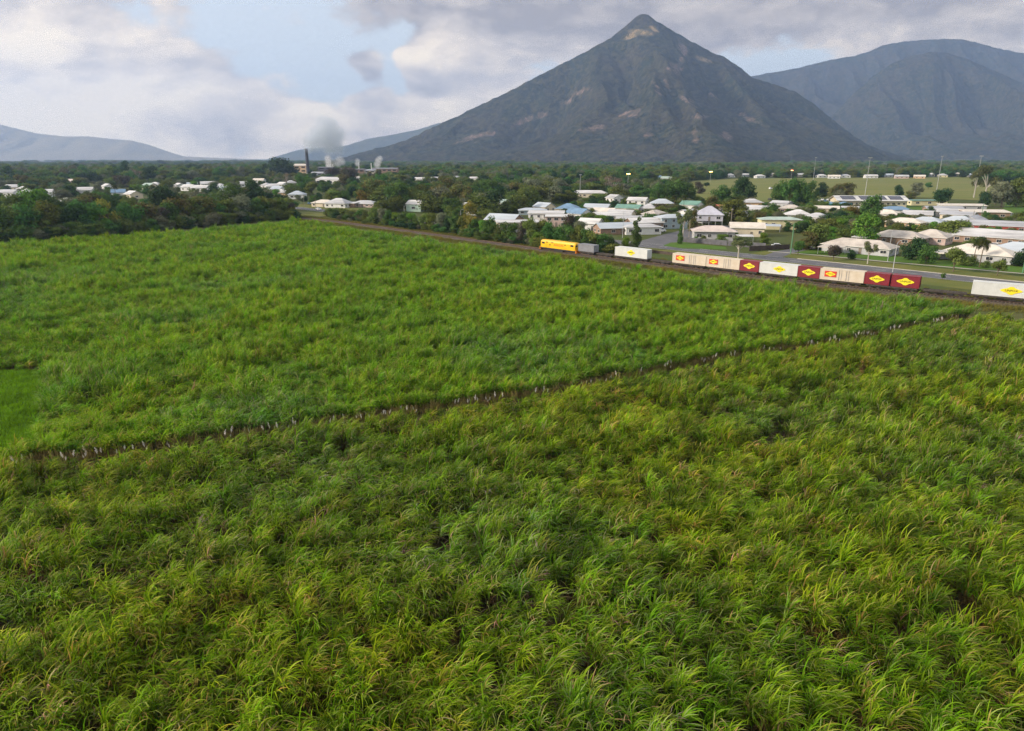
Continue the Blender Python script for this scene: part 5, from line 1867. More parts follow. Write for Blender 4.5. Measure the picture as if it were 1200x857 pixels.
def street_lamp(px, yb, yt, label, arm=3.0, ang=rad(44)):
    p = at(px, yb)
    h = height_at(px, yt, p[1])
    o = empty('street_lamp', (p[0], p[1], 0), ang)
    tag(o, label, 'street lamp', 'street lamps along the road')
    b = MB()
    b.tube((0, 0, 0), (0, 0, h - 1.0), .10, .075, 10)
    b.build('pole', POSTM, o)
    b = MB()
    pr = (0, 0, h - 1.0)
    for k in range(1, 7):
        u = k / 6
        nx = (arm * (1 - math.cos(u * 1.45)) / (1 - math.cos(1.45)) * .98, 0, h - 1.0 + 1.0 * math.sin(u * 1.5))
        b.tube(pr, nx, .06, .055, 8)
        pr = nx
    b.build('arm', POSTM, o)
    b = MB()
    b.box((arm + .3, 0, h - .03), (.8, .26, .14))
    b.build('lamp_head', LAMP_OFF, o)


street_lamp(1046, 319, 283, 'silver curved-arm street lamp behind the dark red containers', 2.6, rad(44))
street_lamp(851.5, 283.5, 271, 'white street lamp in front of the pinkish-roofed corner house', 1.4, rad(20))
street_lamp(474, 254, 240.5, 'curved street lamp above the railside bushes, left of the other one', 2.6, rad(10))
street_lamp(540, 262, 245, 'curved street lamp just left of the yellow tree', 2.6, rad(10))


def pole(px, yb, yt, label, mat, cross=True, r=.16, cat='power pole', name='power_pole'):
    p = at(px, yb)
    h = height_at(px, yt, p[1])
    o = empty(name, (p[0], p[1], 0), rad(-45))
    tag(o, label, cat, 'poles in the town')
    b = MB()
    b.tube((0, 0, 0), (0, 0, h), r, r * .7, 10)
    b.build('shaft', mat, o)
    if cross:
        b = MB()
        b.box((0, 0, h - .55), (.12, 2.2, .14))
        b.build('crossarm', WOODP, o)
        for k in (-.95, -.35, .35, .95):
            b = MB()
            b.tube((0, k, h - .48), (0, k, h - .28), .05, .04, 8)
            b.build('insulator', TRIM, o)


pole(926.5, 297.5, 262, 'tall green pole at the mouth of the driveway', GREENP, False, .20)
pole(856, 268, 244.5, 'pale grey power pole behind the corner house roof', WOODP)
pole(1040, 307, 270, 'thin grey pole in front of the long beige-roofed house', POSTM, False, .09)
pole(1198, 320.5, 292, 'teal green pole at the right edge by the footpath', GREENP, False, .16)
pole(729.5, 279, 247, 'thin grey pole among the brick houses left of the slim poplar', POSTM, False, .10)
pole(807, 282, 258, 'leaning-coloured timber pole beside the conifer at the street corner', WOODP, False, .13)
pole(730.5, 232, 216, 'timber power pole right of the bare brown tree', WOODP)
pole(910.5, 252, 243, 'short yellowish pole left of the white pyramid-roofed house', WOODP, False, .14)
pole(1149, 259, 238, 'teal power pole between the cream sheds at right', GREENP)
pole(356.5, 242, 228, 'bare pole left of the cream-roofed house by the road', WOODP, False, .14)
pole(370, 243.5, 231.5, 'second bare pole by the road, at the cream-roofed house', WOODP, False, .14)
pole(453.5, 247, 231, 'thin grey pole left of the leftmost curved street lamp', POSTM, False, .12)
pole(533.5, 252, 235.5, 'thin grey pole above the bushes left of the yellow tree', POSTM, False, .12)
pole(1139, 262, 247, 'wooden power pole above the red-fronted shed', WOODP)
pole(724, 303.5, 289, 'short white signal post just left of the lone white container', TRIM, False, .11, 'post', 'signal_post')


def fence(name, label, pts, h, mat, cat='fence'):
    pts = [at(*p) for p in pts]
    o = empty(name, tuple(pts[0]))
    tag(o, label, cat)
    b, ps = MB(), MB()
    for a, c_ in zip(pts[:-1], pts[1:]):
        d = c_ - a
        L_ = np.hypot(d[0], d[1])
        an = math.atan2(d[1], d[0])
        n = max(1, int(L_ / .16))
        for k in range(n):
            q = a + d * ((k + .5) / n) - pts[0]
            b.box((q[0], q[1], h / 2 + rng.uniform(-.01, .02)), (L_ / n * .93, .03, h), 0, an)
        for z in (.4, h - .3):
            q = (a + c_) / 2 - pts[0]
            b.box((q[0] + .05 * math.sin(an), q[1] - .05 * math.cos(an) + .09, z), (L_, .05, .09), 0, an)
        m_ = max(1, int(L_ / 2.4))
        for k in range(m_ + 1):
            q = a + d * (k / m_) - pts[0]
            ps = MB()
            ps.box((q[0], q[1] + .12, (h + .05) / 2), (.11, .11, h + .05), 0, an)
            ps.build('post', mat, o)
    b.build('palings', mat, o)


FENCEM = pm('grey_timber_fence', (0.135, 0.135, 0.15), 0.9, 0.18, 0.8)
DARKF = pm('dark_brown_fence', (0.085, 0.065, 0.055), 0.9, 0.2, 0.8)
fence('timber_fence', 'grey timber paling fence in front of the corner house', [(798, 283.5), (852, 288)], 1.9, FENCEM)
fence('timber_fence', 'grey timber fence in front of the cream gabled house, behind the roadside tree', [(853, 288.2), (897, 291.5)], 1.9, FENCEM)
fence('timber_fence', 'dark weathered fence right of the roadside tree, next to the driveway', [(878, 294.5), (925, 292)], 1.7, DARKF)
fence('timber_fence', 'long dark fence behind the parked cars under the lavender house', [(811, 268), (846, 270)], 1.6, DARKF)
fence('low_wall', 'low dark wall on the railway side at the street mouth', [(760, 296), (790, 299.5)], 1.0, DARKF, 'wall')

CARP = {'white': pm('white_car_paint', (0.74, 0.75, 0.76), 0.3, 0.03, 1.0), 'silver': pm('silver_car_paint', (0.45, 0.46, 0.48), 0.3, 0.05, 1.0, metal=.4), 'blue': pm('blue_car_paint', (0.10, 0.22, 0.42), 0.3, 0.06, 1.0), 'dark': pm('dark_car_paint', (0.06, 0.06, 0.07), 0.3, 0.08, 1.0), 'red': pm('red_car_paint', (0.34, 0.05, 0.04), 0.3, 0.08, 1.0)}
TYRE = pm('tyre_rubber', (0.025, 0.025, 0.026), 0.85, 0.1, 2.0)


def car(px, py, yaw, colour, label, group=None, van=False):
    p = at(px, py)
    o = empty('van' if van else 'parked_car', (p[0], p[1], .02), yaw)
    tag(o, label, 'van' if van else 'car', group)
    pf = [(-2.25, .35), (-2.25, .95), (-1.95, 1.02), (-1.35, 1.48), (.35, 1.48), (1.15, .98), (2.1, .86), (2.28, .62), (2.28, .35)] if not van else [(-2.4, .4), (-2.4, 1.95), (-2.2, 2.05), (1.1, 2.05), (1.75, 1.2), (2.35, 1.05), (2.45, .7), (2.45, .4)]
    b = MB()
    hw = lambda z: .88 if z < 1.1 else .88 - (z - 1.1) * .34
    L_ = [(x, -hw(z), z) for x, z in pf]
    R_ = [(x, hw(z), z) for x, z in pf]
    for i in range(len(pf)):
        j = (i + 1) % len(pf)
        b.poly([L_[i], R_[i], R_[j], L_[j]])
    b.poly(L_)
    b.poly(list(reversed(R_)))
    b.build('body', CARP[colour], o)
    zt, zb = (1.42, 1.02) if not van else (1.9, 1.3)
    for s in (-1, 1):
        g = MB()
        x0, x1, x2, x3 = (-1.72, -1.28, .28, .95) if not van else (-.2, -.2, 1.05, 1.5)
        g.poly([(x0, s * (hw(zb) + .015), zb), (x3, s * (hw(zb) + .015), zb), (x2, s * (hw(zt) + .015), zt), (x1, s * (hw(zt) + .015), zt)][::s])
        g.build('side_window', GLASS, o)
        for x in (-1.4, 1.4):
            w_ = MB()
            w_.tube((x, s * .70, .31), (x, s * .90, .31), .32, .32, 16)
            w_.tube((x, s * .90, .31), (x, s * .915, .31), .19, .17, 12)
            w_.build('wheel', TYRE, o)
        q = MB()
        q.box((2.26 if not van else 2.42, s * .62, .70), (.08, .34, .14))
        q.build('headlight', LAMP_OFF, o)
    g = MB()
    if van:
        g.poly([(1.78, -.7, 1.25), (1.78, .7, 1.25), (1.17, .55, 1.98), (1.17, -.55, 1.98)])
    else:
        g.poly([(1.12, -.74, 1.03), (1.12, .74, 1.03), (.42, .66, 1.46), (.42, -.66, 1.46)])
        g.poly([(-1.92, .74, 1.07), (-1.92, -.74, 1.07), (-1.42, -.66, 1.45), (-1.42, .66, 1.45)])
    for i in range(len(g.v)):
        v = g.v[i]
        g.v[i] = (v[0] + (.02 if v[0] > 0 else -.02), v[1], v[2] + .015)
    g.build('windscreen', GLASS, o)


car(373.5, 246.3, rad(-46), 'white', 'white car driving on the road at the far end of the track')
car(364.5, 239.3, rad(-20), 'blue', 'blue car beside the bare pole near the roadside houses')
car(382, 241.8, rad(-20), 'silver', 'pale car parked at the cream-roofed house by the road')
car(821, 262.3, rad(-10), 'white', 'white car under the high-set lavender house', None)
car(828, 262.8, rad(-10), 'white', 'white van parked beside the car under the lavender house', None, True)
car(911.5, 290.3, rad(-10), 'white', 'small white car at the edge of the driveway by the dark fence')
car(852, 281.0, rad(-60), 'white', 'white car at the right end of the grey corner house')
car(774, 272.3, rad(30), 'white', 'white van at the end of the low white corner house', None, True)
car(1167, 289.8, rad(-45), 'white', 'white car in the dark carport of the very long pale-roofed house')
cols = ['white', 'white', 'silver', 'white', 'white', 'dark', 'white', 'silver', 'white', 'white', 'blue', 'white']
for k in range(12):
    px = 934 + k * 3.3
    car(px, 236.3 - (k % 2) * 1.7 + k * .05, rad(60 + rng.uniform(-6, 6)), cols[k], f'{cols[k]} car, {ORD[k]} from the left in the car park below the dark trees', 'cars in the car park left of the hall')
for px, py, c_, lb in ((902.5, 234.8, 'dark', 'dark car left of the big dark tree mass, by the playing field'), (903, 222, 'white', 'white van parked on the playing field behind the dark trees')):
    car(px, py, rad(40), c_, lb, None, 'van' in lb)

# teal screened court beside the hall
def teal_court(px, py, w_, h_, label, mat='teal'):
    p = at(px, py)
    o = empty('screened_court', (p[0], p[1], 0), rad(-5))
    tag(o, label, 'screened court')
    b = MB()
    n = 20
    for i in range(n):
        a0, a1 = 2 * math.pi * i / n, 2 * math.pi * (i + 1) / n
        b.poly([(math.cos(a0) * w_ / 2, math.sin(a0) * w_ / 3, 0), (math.cos(a1) * w_ / 2, math.sin(a1) * w_ / 3, 0), (math.cos(a1) * w_ / 2, math.sin(a1) * w_ / 3, h_), (math.cos(a0) * w_ / 2, math.sin(a0) * w_ / 3, h_)])
    b.build('screen', WALL[mat], o)
    b = MB()
    for i in range(n):
        a0, a1 = 2 * math.pi * i / n, 2 * math.pi * (i + 1) / n
        b.poly([(math.cos(a0) * w_ / 2, math.sin(a0) * w_ / 3, h_), (math.cos(a1) * w_ / 2, math.sin(a1) * w_ / 3, h_), (0, 0, h_ + 1.2)])
    b.build('canopy', ROOF['blue'], o)


teal_court(971, 245, 13, 3.6, 'teal-screened shelter with blue canopy left of the solar-panelled hall')
teal_court(988, 244, 10, 3.0, 'smaller teal shelter between the hall and the bigger teal one')

# ------------------------------------------------------------------ trees placed one by one
T = tree
# railside bushes and trees, from the level crossing to the locomotive
for q in [(389, 254, 243, 12, 'bush'), (396, 256, 243, 12, 'broad'), (404, 257, 243, 14, 'olive'), (413, 258, 245, 15, 'bush'), (422, 259.5, 244, 15, 'broad'), (431, 260.5, 245, 14, 'bush'), (440, 262, 243, 17, 'olive'), (449, 263, 244, 15, 'grey'), (457, 264, 245, 15, 'broad'), (465, 265, 248, 13, 'bright'),
          (474, 266.5, 247, 16, 'broad'), (482, 267, 249, 13, 'bright'), (490, 268.5, 252, 13, 'bush'), (499, 269.5, 250, 16, 'olive'), (508, 270.5, 249, 17, 'olive'), (517, 271.5, 249, 16, 'grey'), (526, 272.5, 252, 13, 'dark'), (534, 274, 244, 15, 'spire'), (543, 275, 251, 15, 'olive'), (552, 277, 235, 23, 'gold'),
          (557, 278, 255, 16, 'broad'), (567, 279, 257, 15, 'bright'), (575, 281, 252, 18, 'broad'), (584, 282, 262, 13, 'bush'), (594, 283.5, 259, 16, 'broad'), (603, 285, 260, 17, 'broad'), (612, 286, 258, 15, 'plum'), (621, 288, 254, 20, 'olive'), (631, 289, 271, 17, 'bright'), (634, 287, 255, 18, 'olive'), (644, 289, 258, 20, 'broad'),
          (655, 290, 262, 18, 'broad'), (667, 291, 250, 16, 'plum'), (666, 292, 261, 20, 'broad'), (677, 293, 264, 19, 'olive'), (687, 294.5, 266, 18, 'broad'), (697, 296, 270, 20, 'olive'), (708, 297, 272, 20, 'broad'), (718, 298.5, 277, 15, 'dark'), (732, 298, 277, 12, 'bright')]:
    T(*q, 'in the belt beside the railway', group='trees and bushes along the railway')
# single trees of the town, each described
for q in [
    (745, 293, 254.5, 13, 'spire', 'tall slim poplar-like tree right behind the lone white container'),
    (705, 266, 251.5, 21, 'bright', 'spreading bright green tree in front of the long white-roofed grey house'),
    (681, 250, 240, 10, 'broad', 'dark round tree between the blue roofs at the left of the town'),
    (669, 237, 226, 22, 'olive', 'wide olive tree in front of the long white hall, left half'),
    (703, 237.5, 226.5, 26, 'olive', 'wide olive-brown tree in front of the long white hall, right half'),
    (717, 230.5, 205.5, 21, 'bare', 'tall bare brown fan-shaped tree behind the town'),
    (691, 224, 208, 26, 'plum', 'dark purplish tree left of the bare brown tree'),
    (617, 215, 197, 20, 'dark', 'very dark round tree standing alone on the wood, right of middle'),
    (594, 250, 236, 15, 'dark', 'dark round tree hiding the small white gabled house'),
    (797, 286, 262.5, 7.5, 'spire', 'narrow dark conifer at the street corner'),
    (800, 279, 244.5, 22, 'gum', 'open gum tree behind the conifer at the street corner'),
    (811, 271, 243.5, 12, 'rusty', 'rusty-tipped gum beside the lavender house'),
    (858, 263, 232, 33, 'olive', 'big round olive tree right of the lavender house'),
    (833, 250, 228.5, 16, 'rusty', 'brown-tinged round tree behind the lavender house'),
    (828, 219.5, 213.5, 7, 'dark', 'tiny dark tree alone on the playing field slope'),
    (819, 227, 212.5, 13, 'plum', 'purple-brown tree at the left edge of the playing field'),
    (845, 240, 215.5, 24, 'broad', 'dark broad tree left of the tallest dark one at the field edge'),
    (873, 238, 205.5, 25, 'dark', 'tallest dark tree rising in front of the playing field'),
    (864, 236, 210, 16, 'broad', 'dark tree squeezed between the two big ones before the playing field'),
    (770, 240, 213, 18, 'broad', 'leftmost dark tree of the wall of trees behind the yellow house'),
    (781, 240, 210, 20, 'broad', 'dark tree in the wall of trees behind the yellow house, left of middle'),
    (793, 240, 209, 20, 'broad', 'dark tree in the wall of trees behind the yellow house, right of middle'),
    (806, 240, 212, 16, 'broad', 'rightmost dark tree of the wall behind the yellow house'),
    (775, 252, 238, 20, 'plum', 'low brownish tree below the yellow hip-roofed house'),
    (790, 247, 226, 13, 'palm', 'spindly palm in front of the wall of dark trees'),
    (801, 247, 226, 12, 'palm', 'taller spindly palm right beside the other, before the dark trees'),
    (913, 243, 209, 20, 'broad', 'left dark tree of the big mass by the car park'),
    (925, 244, 206.5, 22, 'broad', 'tallest dark tree of the big mass by the car park'),
    (938, 244, 207.5, 21, 'broad', 'right dark tree of the big mass by the car park'),
    (949, 240, 210, 17, 'broad', 'outermost right dark tree of the big mass by the car park'),
    (963, 231, 213, 15, 'dark', 'very dark round tree just right of the big mass by the car park'),
    (924, 249, 224, 11, 'palm', 'slender palm in front of the big dark mass'),
    (946, 250, 237, 18, 'broad', 'bushy tree right of the pale grey shed'),
    (903, 253, 237, 19, 'broad', 'dense dark green tree right of the low grey-gabled house'),
    (905, 256, 247.5, 18, 'gold', 'low yellow-green bush right of the low grey-gabled house'),
    (886, 259, 249, 18, 'bush', 'shrubs at the left of the pale yellow two-level house'),
    (978, 235, 214.5, 17, 'rusty', 'brownish tree left of the solar-panelled hall'),
    (991, 233, 213, 19, 'rusty', 'second brownish tree left of the solar-panelled hall'),
    (983, 240, 221, 15, 'grey', 'grey-green tree in front of the brownish pair by the hall'),
    (1020, 262, 226, 25, 'broad', 'tall rich green tree right in front of the solar-panelled hall'),
    (1014, 287, 249, 32, 'bright', 'tall spreading green tree behind the long beige-roofed house'),
    (996, 257, 240.5, 19, 'gold', 'orange-yellow tree in front of the solar-panelled hall'),
    (981, 262, 246, 20, 'dark', 'dark bushy tree below the teal shelters'),
    (966, 262, 249, 20, 'dark', 'dark bushy tree at the left of the one below the teal shelters'),
    (971, 276, 258, 24, 'olive', 'olive tree above the carport of the long beige-roofed house'),
    (956, 291, 261, 30, 'olive', 'large olive tree right of the green pole'),
    (946, 293, 270, 22, 'rusty', 'brown-tinted tree hard against the green pole'),
    (938, 273, 260, 16, 'dark', 'dark shrub-like tree beside the white pyramid-roofed house'),
    (935, 298, 281.5, 13, 'broad', 'small round street tree right of the green pole'),
    (989, 283, 267, 22, 'olive', 'bushy olive tree behind the left end of the long beige roof'),
    (865, 303.5, 275.5, 27, 'gum', 'sparse dark tree standing between the road and the containers'),
    (861, 281, 272, 9, 'bright', 'bright shrub at the right side of the corner house'),
    (846, 285, 274, 15, 'bright', 'bright green bush inside the grey fence of the corner house'),
    (824, 284, 275.5, 7, 'olive', 'small olive shrub inside the fence of the corner house'),
    (815, 283.5, 277, 6, 'bright', 'tiny bright shrub inside the left of the corner fence'),
    (895, 286, 272, 13, 'bright', 'bright bush right of the cream gabled house'),
    (922, 271, 259, 11, 'spire', 'dark conifer in front of the right end of the yellow two-level house'),
    (976.5, 305.5, 287, 16, 'plum', 'thin brownish street tree left of the round clipped bush'),
    (997.5, 303.5, 292.5, 10.5, 'dark', 'round clipped dark bush before the long beige-roofed house'),
    (1016.5, 309.5, 282.5, 18, 'gum', 'nearly leafless street tree right of the round clipped bush'),
    (1068, 304.5, 277, 27, 'dark', 'dark spreading tree right of the silver street lamp'),
    (1085, 309, 286, 25, 'broad', 'dense green tree left of the white-roofed shelter'),
    (1080, 302, 293, 12, 'dark', 'low dark shrub between the two trees right of the lamp'),
    (1117, 318.5, 288, 22, 'olive', 'olive street tree on the verge before the palms'),
    (1128, 311, 297, 18, 'bush', 'shrubs under the short palm'),
    (1138, 312, 298, 18, 'bush', 'shrubs between the short and the tall palm'),
    (1147.5, 313.5, 275.5, 25, 'palm', 'tall thick palm before the big cream-roofed house'),
    (1140, 309, 276.5, 19, 'palm', 'dark palm just left of the tall thick palm'),
    (1155, 314, 304, 12, 'bush', 'low shrub right of the tall palm trunk'),
    (1168.5, 323, 303, 17, 'olive', 'small round verge tree left of the teal pole'),
    (1104.5, 328, 320, 6, 'broad', 'tiny sapling on the rail side of the road'),
    (1196, 312, 289, 21, 'dark', 'dark tree cut by the right edge'),
    (1112, 281, 256, 37, 'olive', 'big dome-shaped olive tree among the houses at right'),
    (1128, 277, 258, 18, 'broad', 'smaller green tree clinging to the dome-shaped one'),
    (1090, 255, 241, 10.5, 'dark', 'small dark round tree left of the plain pale grey-roofed house'),
    (1103, 243, 219.5, 21, 'dark', 'spreading dark tree beside the tall plain mast'),
    (1073, 232, 213.5, 15, 'grey', 'sparse grey-brown tree at the edge of the playing field'),
    (1053, 231, 216, 11, 'dark', 'dark tree left of the sparse grey-brown one'),
    (1087.5, 222, 213.5, 9, 'broad', 'small round tree alone out on the playing field'),
    (1065, 235, 224, 13, 'rusty', 'brown bush below the sparse grey-brown tree'),
    (1153, 236, 192, 28, 'gum', 'largest gum with pale limbs at the right of the playing field'),
    (1141, 232, 199, 18, 'gum', 'narrower gum left of the largest one'),
    (1152, 243, 223.5, 15, 'dark', 'dark round tree under the largest gum'),
    (1173, 243, 212, 26, 'grey', 'big grey-brown tree right of the largest gum'),
    (1166, 240, 219, 14, 'grey', 'smaller grey-brown tree under the largest gum'),
    (1190, 243, 206, 26, 'olive', 'large olive tree at the right edge beyond the lawn'),
    (1193, 262, 250, 15, 'olive', 'olive bush by the lane at the right edge'),
    (1166, 274.5, 266, 12, 'olive', 'low bush before the red-walled gabled house'),
    (1185, 275, 267, 15, 'olive', 'wider low bush at the right of the red-walled house'),
    (1152, 262, 247, 9, 'spire', 'dark conifer in front of the long cream shed'),
    (1092, 275, 264, 10, 'bush', 'shrub beside the mint-walled house'),
    (1046, 273, 261, 11, 'dark', 'dark shrub in front of the peach-roofed house'),
    (1056, 274, 262, 10, 'dark', 'second dark shrub in front of the peach-roofed house'),
    (1071, 273, 263, 9, 'bright', 'green shrub at the right of the peach-roofed house'),
    (752, 264, 255, 12, 'broad', 'green bush behind the brick-ended white-roofed house'),
    (764, 249, 238, 9, 'broad', 'small tree left of the small pale hip-roofed house'),
    (742, 233, 219, 12, 'bright', 'light green tree right of the narrow white gabled house'),
    (757, 232, 222, 17, 'bright', 'light green tree above the two-storey white house'),
    (716, 249, 240, 8, 'dark', 'dark small tree right of the pale blue-roofed house'),
    (686, 247, 236, 12, 'broad', 'green tree right of the blue-roofed house'),
    (690, 259, 249, 12, 'broad', 'green tree between the grey-blue gable and the grey house'),
    (668, 262, 252, 13, 'plum', 'reddish bush in front of the grey-blue gabled house'),
    (729, 247, 233, 8, 'spire', 'dark cypress beside the narrow white gabled house'),
    # left side
    (146, 212, 187.5, 13, 'dark', 'round-topped tree standing above the far wood at left'),
    (145, 219.5, 205, 21, 'plum', 'pinkish flowering tree in front of the far wood at left'),
    (162, 215, 198, 10, 'bare', 'thin pinkish bare tree right of the pinkish flowering one'),
    (187.5, 216, 207, 7, 'palm', 'left palm of the pair before the far wood'),
    (192.5, 216, 207.5, 7, 'palm', 'right palm of the pair before the far wood'),
    (203, 217, 206, 8, 'palm', 'palm standing alone right of the palm pair'),
    (136, 232, 214, 14, 'palm', 'big palm in front of the pinkish flowering tree'),
    (153, 228, 219, 7, 'dark', 'small dark round tree in the street on the left'),
    (162, 226, 216, 10, 'bright', 'yellow-green tree behind the street on the left'),
    (94, 222, 207, 12, 'rusty', 'orange-brown tree beside the orange-pink house'),
    (227, 222, 212, 12, 'bright', 'yellow-green tree between the white roofs on the left'),
    (250, 226, 214, 13, 'dark', 'dark round tree among the white roofs on the left'),
    (272, 209, 203.5, 9, 'gold', 'yellow-brown tree on the far wood'),
    (327, 208, 183.5, 30, 'dark', 'huge dark dome tree left of the mill'),
    (310, 207, 191, 14, 'dark', 'dark shoulder tree left of the huge dome tree'),
    (343, 208, 191, 18, 'dark', 'dark tree between the huge dome tree and the chimney'),
    (356, 228, 203, 18, 'broad', 'tall rich green tree in front of the chimney foot'),
    (366, 229, 212, 17, 'olive', 'olive tree right of the tall rich green one below the chimney'),
    (394, 213, 196.5, 25, 'plum', 'wide purple-brown tree in front of the mill'),
    (410, 216, 195, 20, 'plum', 'second purple-brown tree at the right of the mill tower'),
    (402, 219, 203.5, 14, 'rusty', 'reddish-topped tree below the purple-brown ones'),
    (415, 221, 207, 14, 'dark', 'dark tree right of the reddish-topped one'),
    (442, 236, 208, 24, 'rusty', 'large tree with golden brown crown right of the mill'),
    (430, 236, 214, 26, 'gold', 'golden brown domed tree in front of the large golden crown'),
    (336.5, 219, 202, 7, 'bare', 'pale thin tree near the white roofs left of the mill'),
]:
    T(q[0], q[1], q[2], q[3], q[4], '', q[5], trunked=q[4] in TRUNKED and any(w_ in q[5] for w_ in ('street tree', 'verge', 'sapling', 'alone', 'spreading dark')))
# the belt along the far left edge of the cane: front row and back row
front_row = [(-28, 287, 242, 34, 'broad'), (-10, 286, 238, 32, 'olive'), (6, 285, 240, 30, 'broad'), (20, 284, 246, 26, 'olive'), (33, 283, 236, 34, 'broad'), (47, 281.5, 243, 30, 'olive'), (60, 280.5, 234, 32, 'olive'), (75, 279, 240, 30, 'broad'), (90, 278, 238, 30, 'dark'), (104, 277, 232, 34, 'broad'),
             (118, 276, 240, 30, 'bright'), (131, 275, 232, 30, 'gold'), (146, 273.5, 236, 30, 'broad'), (160, 272.5, 240, 27, 'broad'), (174, 271, 236, 30, 'rusty'), (187, 270, 241, 25, 'plum'), (201, 268.5, 234, 30, 'broad'), (214, 267.5, 230, 30, 'rusty'), (227, 266.5, 233, 28, 'olive'), (241, 265.5, 228, 30, 'rusty'),
             (255, 264, 235, 28, 'broad'), (268, 263, 232, 27, 'olive'), (281, 262, 226, 28, 'grey'), (293, 261, 232, 26, 'broad'), (305, 260, 230, 25, 'broad'), (317, 259, 229, 26, 'olive'), (329, 258, 231, 24, 'olive'), (339, 257, 236, 17, 'plum')]
for q in front_row:
    T(q[0], q[1] - 2.2, q[2], q[3], q[4], 'in the belt edging the cane at left', group='tree belt along the left edge of the cane field')
back_row = [(0, 262, 232, 30, 'broad'), (22, 262, 226, 30, 'olive'), (45, 261, 220, 34, 'bright'), (66, 260, 228, 30, 'broad'), (88, 258, 231, 28, 'grey'), (110, 257, 225, 30, 'rusty'), (128, 256, 226, 24, 'broad'), (150, 255, 232, 24, 'olive'), (198, 251, 216, 36, 'dark'), (215, 250, 226, 24, 'rusty'),
            (238, 249, 229, 26, 'rusty'), (272, 247, 213, 30, 'broad'), (289, 246, 218, 22, 'rusty'), (302, 246, 217, 20, 'broad'), (300, 247, 210, 24, 'dark'), (318, 246, 225, 20, 'dark')]
for q in back_row:
    T(*q, 'in the back row behind that belt', group='tree belt along the left edge of the cane field')

# ------------------------------------------------------------------ the middle wood and the wood on the left, tree by tree
HX = np.array([(h[1], h[2], h[4]) for h in HOUSES])


def clear_of_houses(x, y, r):
    d = np.hypot(HX[:, 0] - x, HX[:, 1] - y)
    return bool((d > HX[:, 2] * .55 + r).all())


def clear_view(px, py_top, py_base, Y):
    """leave a tree out where the photograph shows a roof behind it"""
    for h in HOUSES:
        if h[2] > Y and h[0] is not None:
            u, v = proj((h[1], h[2], 3.5))
            if abs(u - px) < h[4] / 2 * FPX / h[2] + 2 and py_top - 1 < v < py_base:
                return False
    return True


def wood(poly_px, n, kinds, hr, where, group):
    pl = np.array(poly_px)
    tries = done = 0
    ok = []
    while done < n and tries < n * 60:
        tries += 1
        px, py = rng.uniform(pl[:, 0].min(), pl[:, 0].max()), rng.uniform(pl[:, 1].min(), pl[:, 1].max())
        if not inside(pl, np.array([px]), np.array([py]))[0]:
            continue
        p = at(px, py)
        h = rng.uniform(*hr)
        wd = h * rng.uniform(.75, 1.1)
        if not clear_of_houses(p[0], p[1], wd * .3):
            continue
        ro = np.interp(p[0], ROAD[:, 0], ROAD[:, 1])
        if abs(ro - p[1]) * .71 < 8 + wd * .3:
            continue
        v = proj((p[0], p[1], h))[1]
        if not clear_view(px, v, py, p[1]) and rng.random() > (.3 if px < 350 else .08):
            continue
        if any(abs(px - a) < wd * .28 * FPX / p[1] and abs(py - b) < 2.0 for a, b in ok):
            continue
        ok.append((px, py))
        tree_at(p[0], p[1], h, wd, rng.choice(kinds), where, group=group)
        done += 1


wood([(425, 214), (620, 213), (660, 222), (655, 236), (575, 250), (530, 252), (480, 250), (440, 244)], 36, ['broad', 'broad', 'olive', 'grey', 'dark', 'broad', 'gum', 'rusty'], (11, 19), 'in the middle wood', 'trees of the middle wood')
wood([(372, 222), (440, 222), (446, 240), (372, 238)], 8, ['broad', 'broad', 'dark', 'olive'], (9, 14), 'in the grove below the mill', 'trees of the grove below the mill')
wood([(0, 208), (350, 207), (345, 216), (0, 226)], 12, ['broad', 'broad', 'olive', 'dark', 'grey', 'rusty'], (11, 17), 'in the far left wood', 'trees of the wood on the left')
wood([(0, 226), (345, 218), (340, 240), (150, 248), (0, 258)], 16, ['broad', 'olive', 'olive', 'broad', 'grey', 'bright'], (7, 11), 'in the left gardens', 'garden trees on the left')
wood([(345, 211), (470, 211), (470, 218), (345, 218)], 6, ['broad', 'dark', 'broad', 'olive'], (7, 11), 'in front of the mill', 'trees in front of the mill')
wood([(600, 214), (770, 212), (770, 226), (620, 228)], 10, ['broad', 'broad', 'olive', 'dark'], (12, 18), 'in the wood behind town', 'trees of the wood behind the town')
wood([(655, 244), (790, 240), (800, 250), (860, 250), (1040, 258), (1180, 262), (1180, 285), (1000, 285), (880, 268), (800, 262), (680, 270)], 34, ['bush', 'broad', 'olive', 'broad', 'bright', 'dark', 'rusty'], (4, 8), 'in the town gardens', 'garden shrubs of the town')

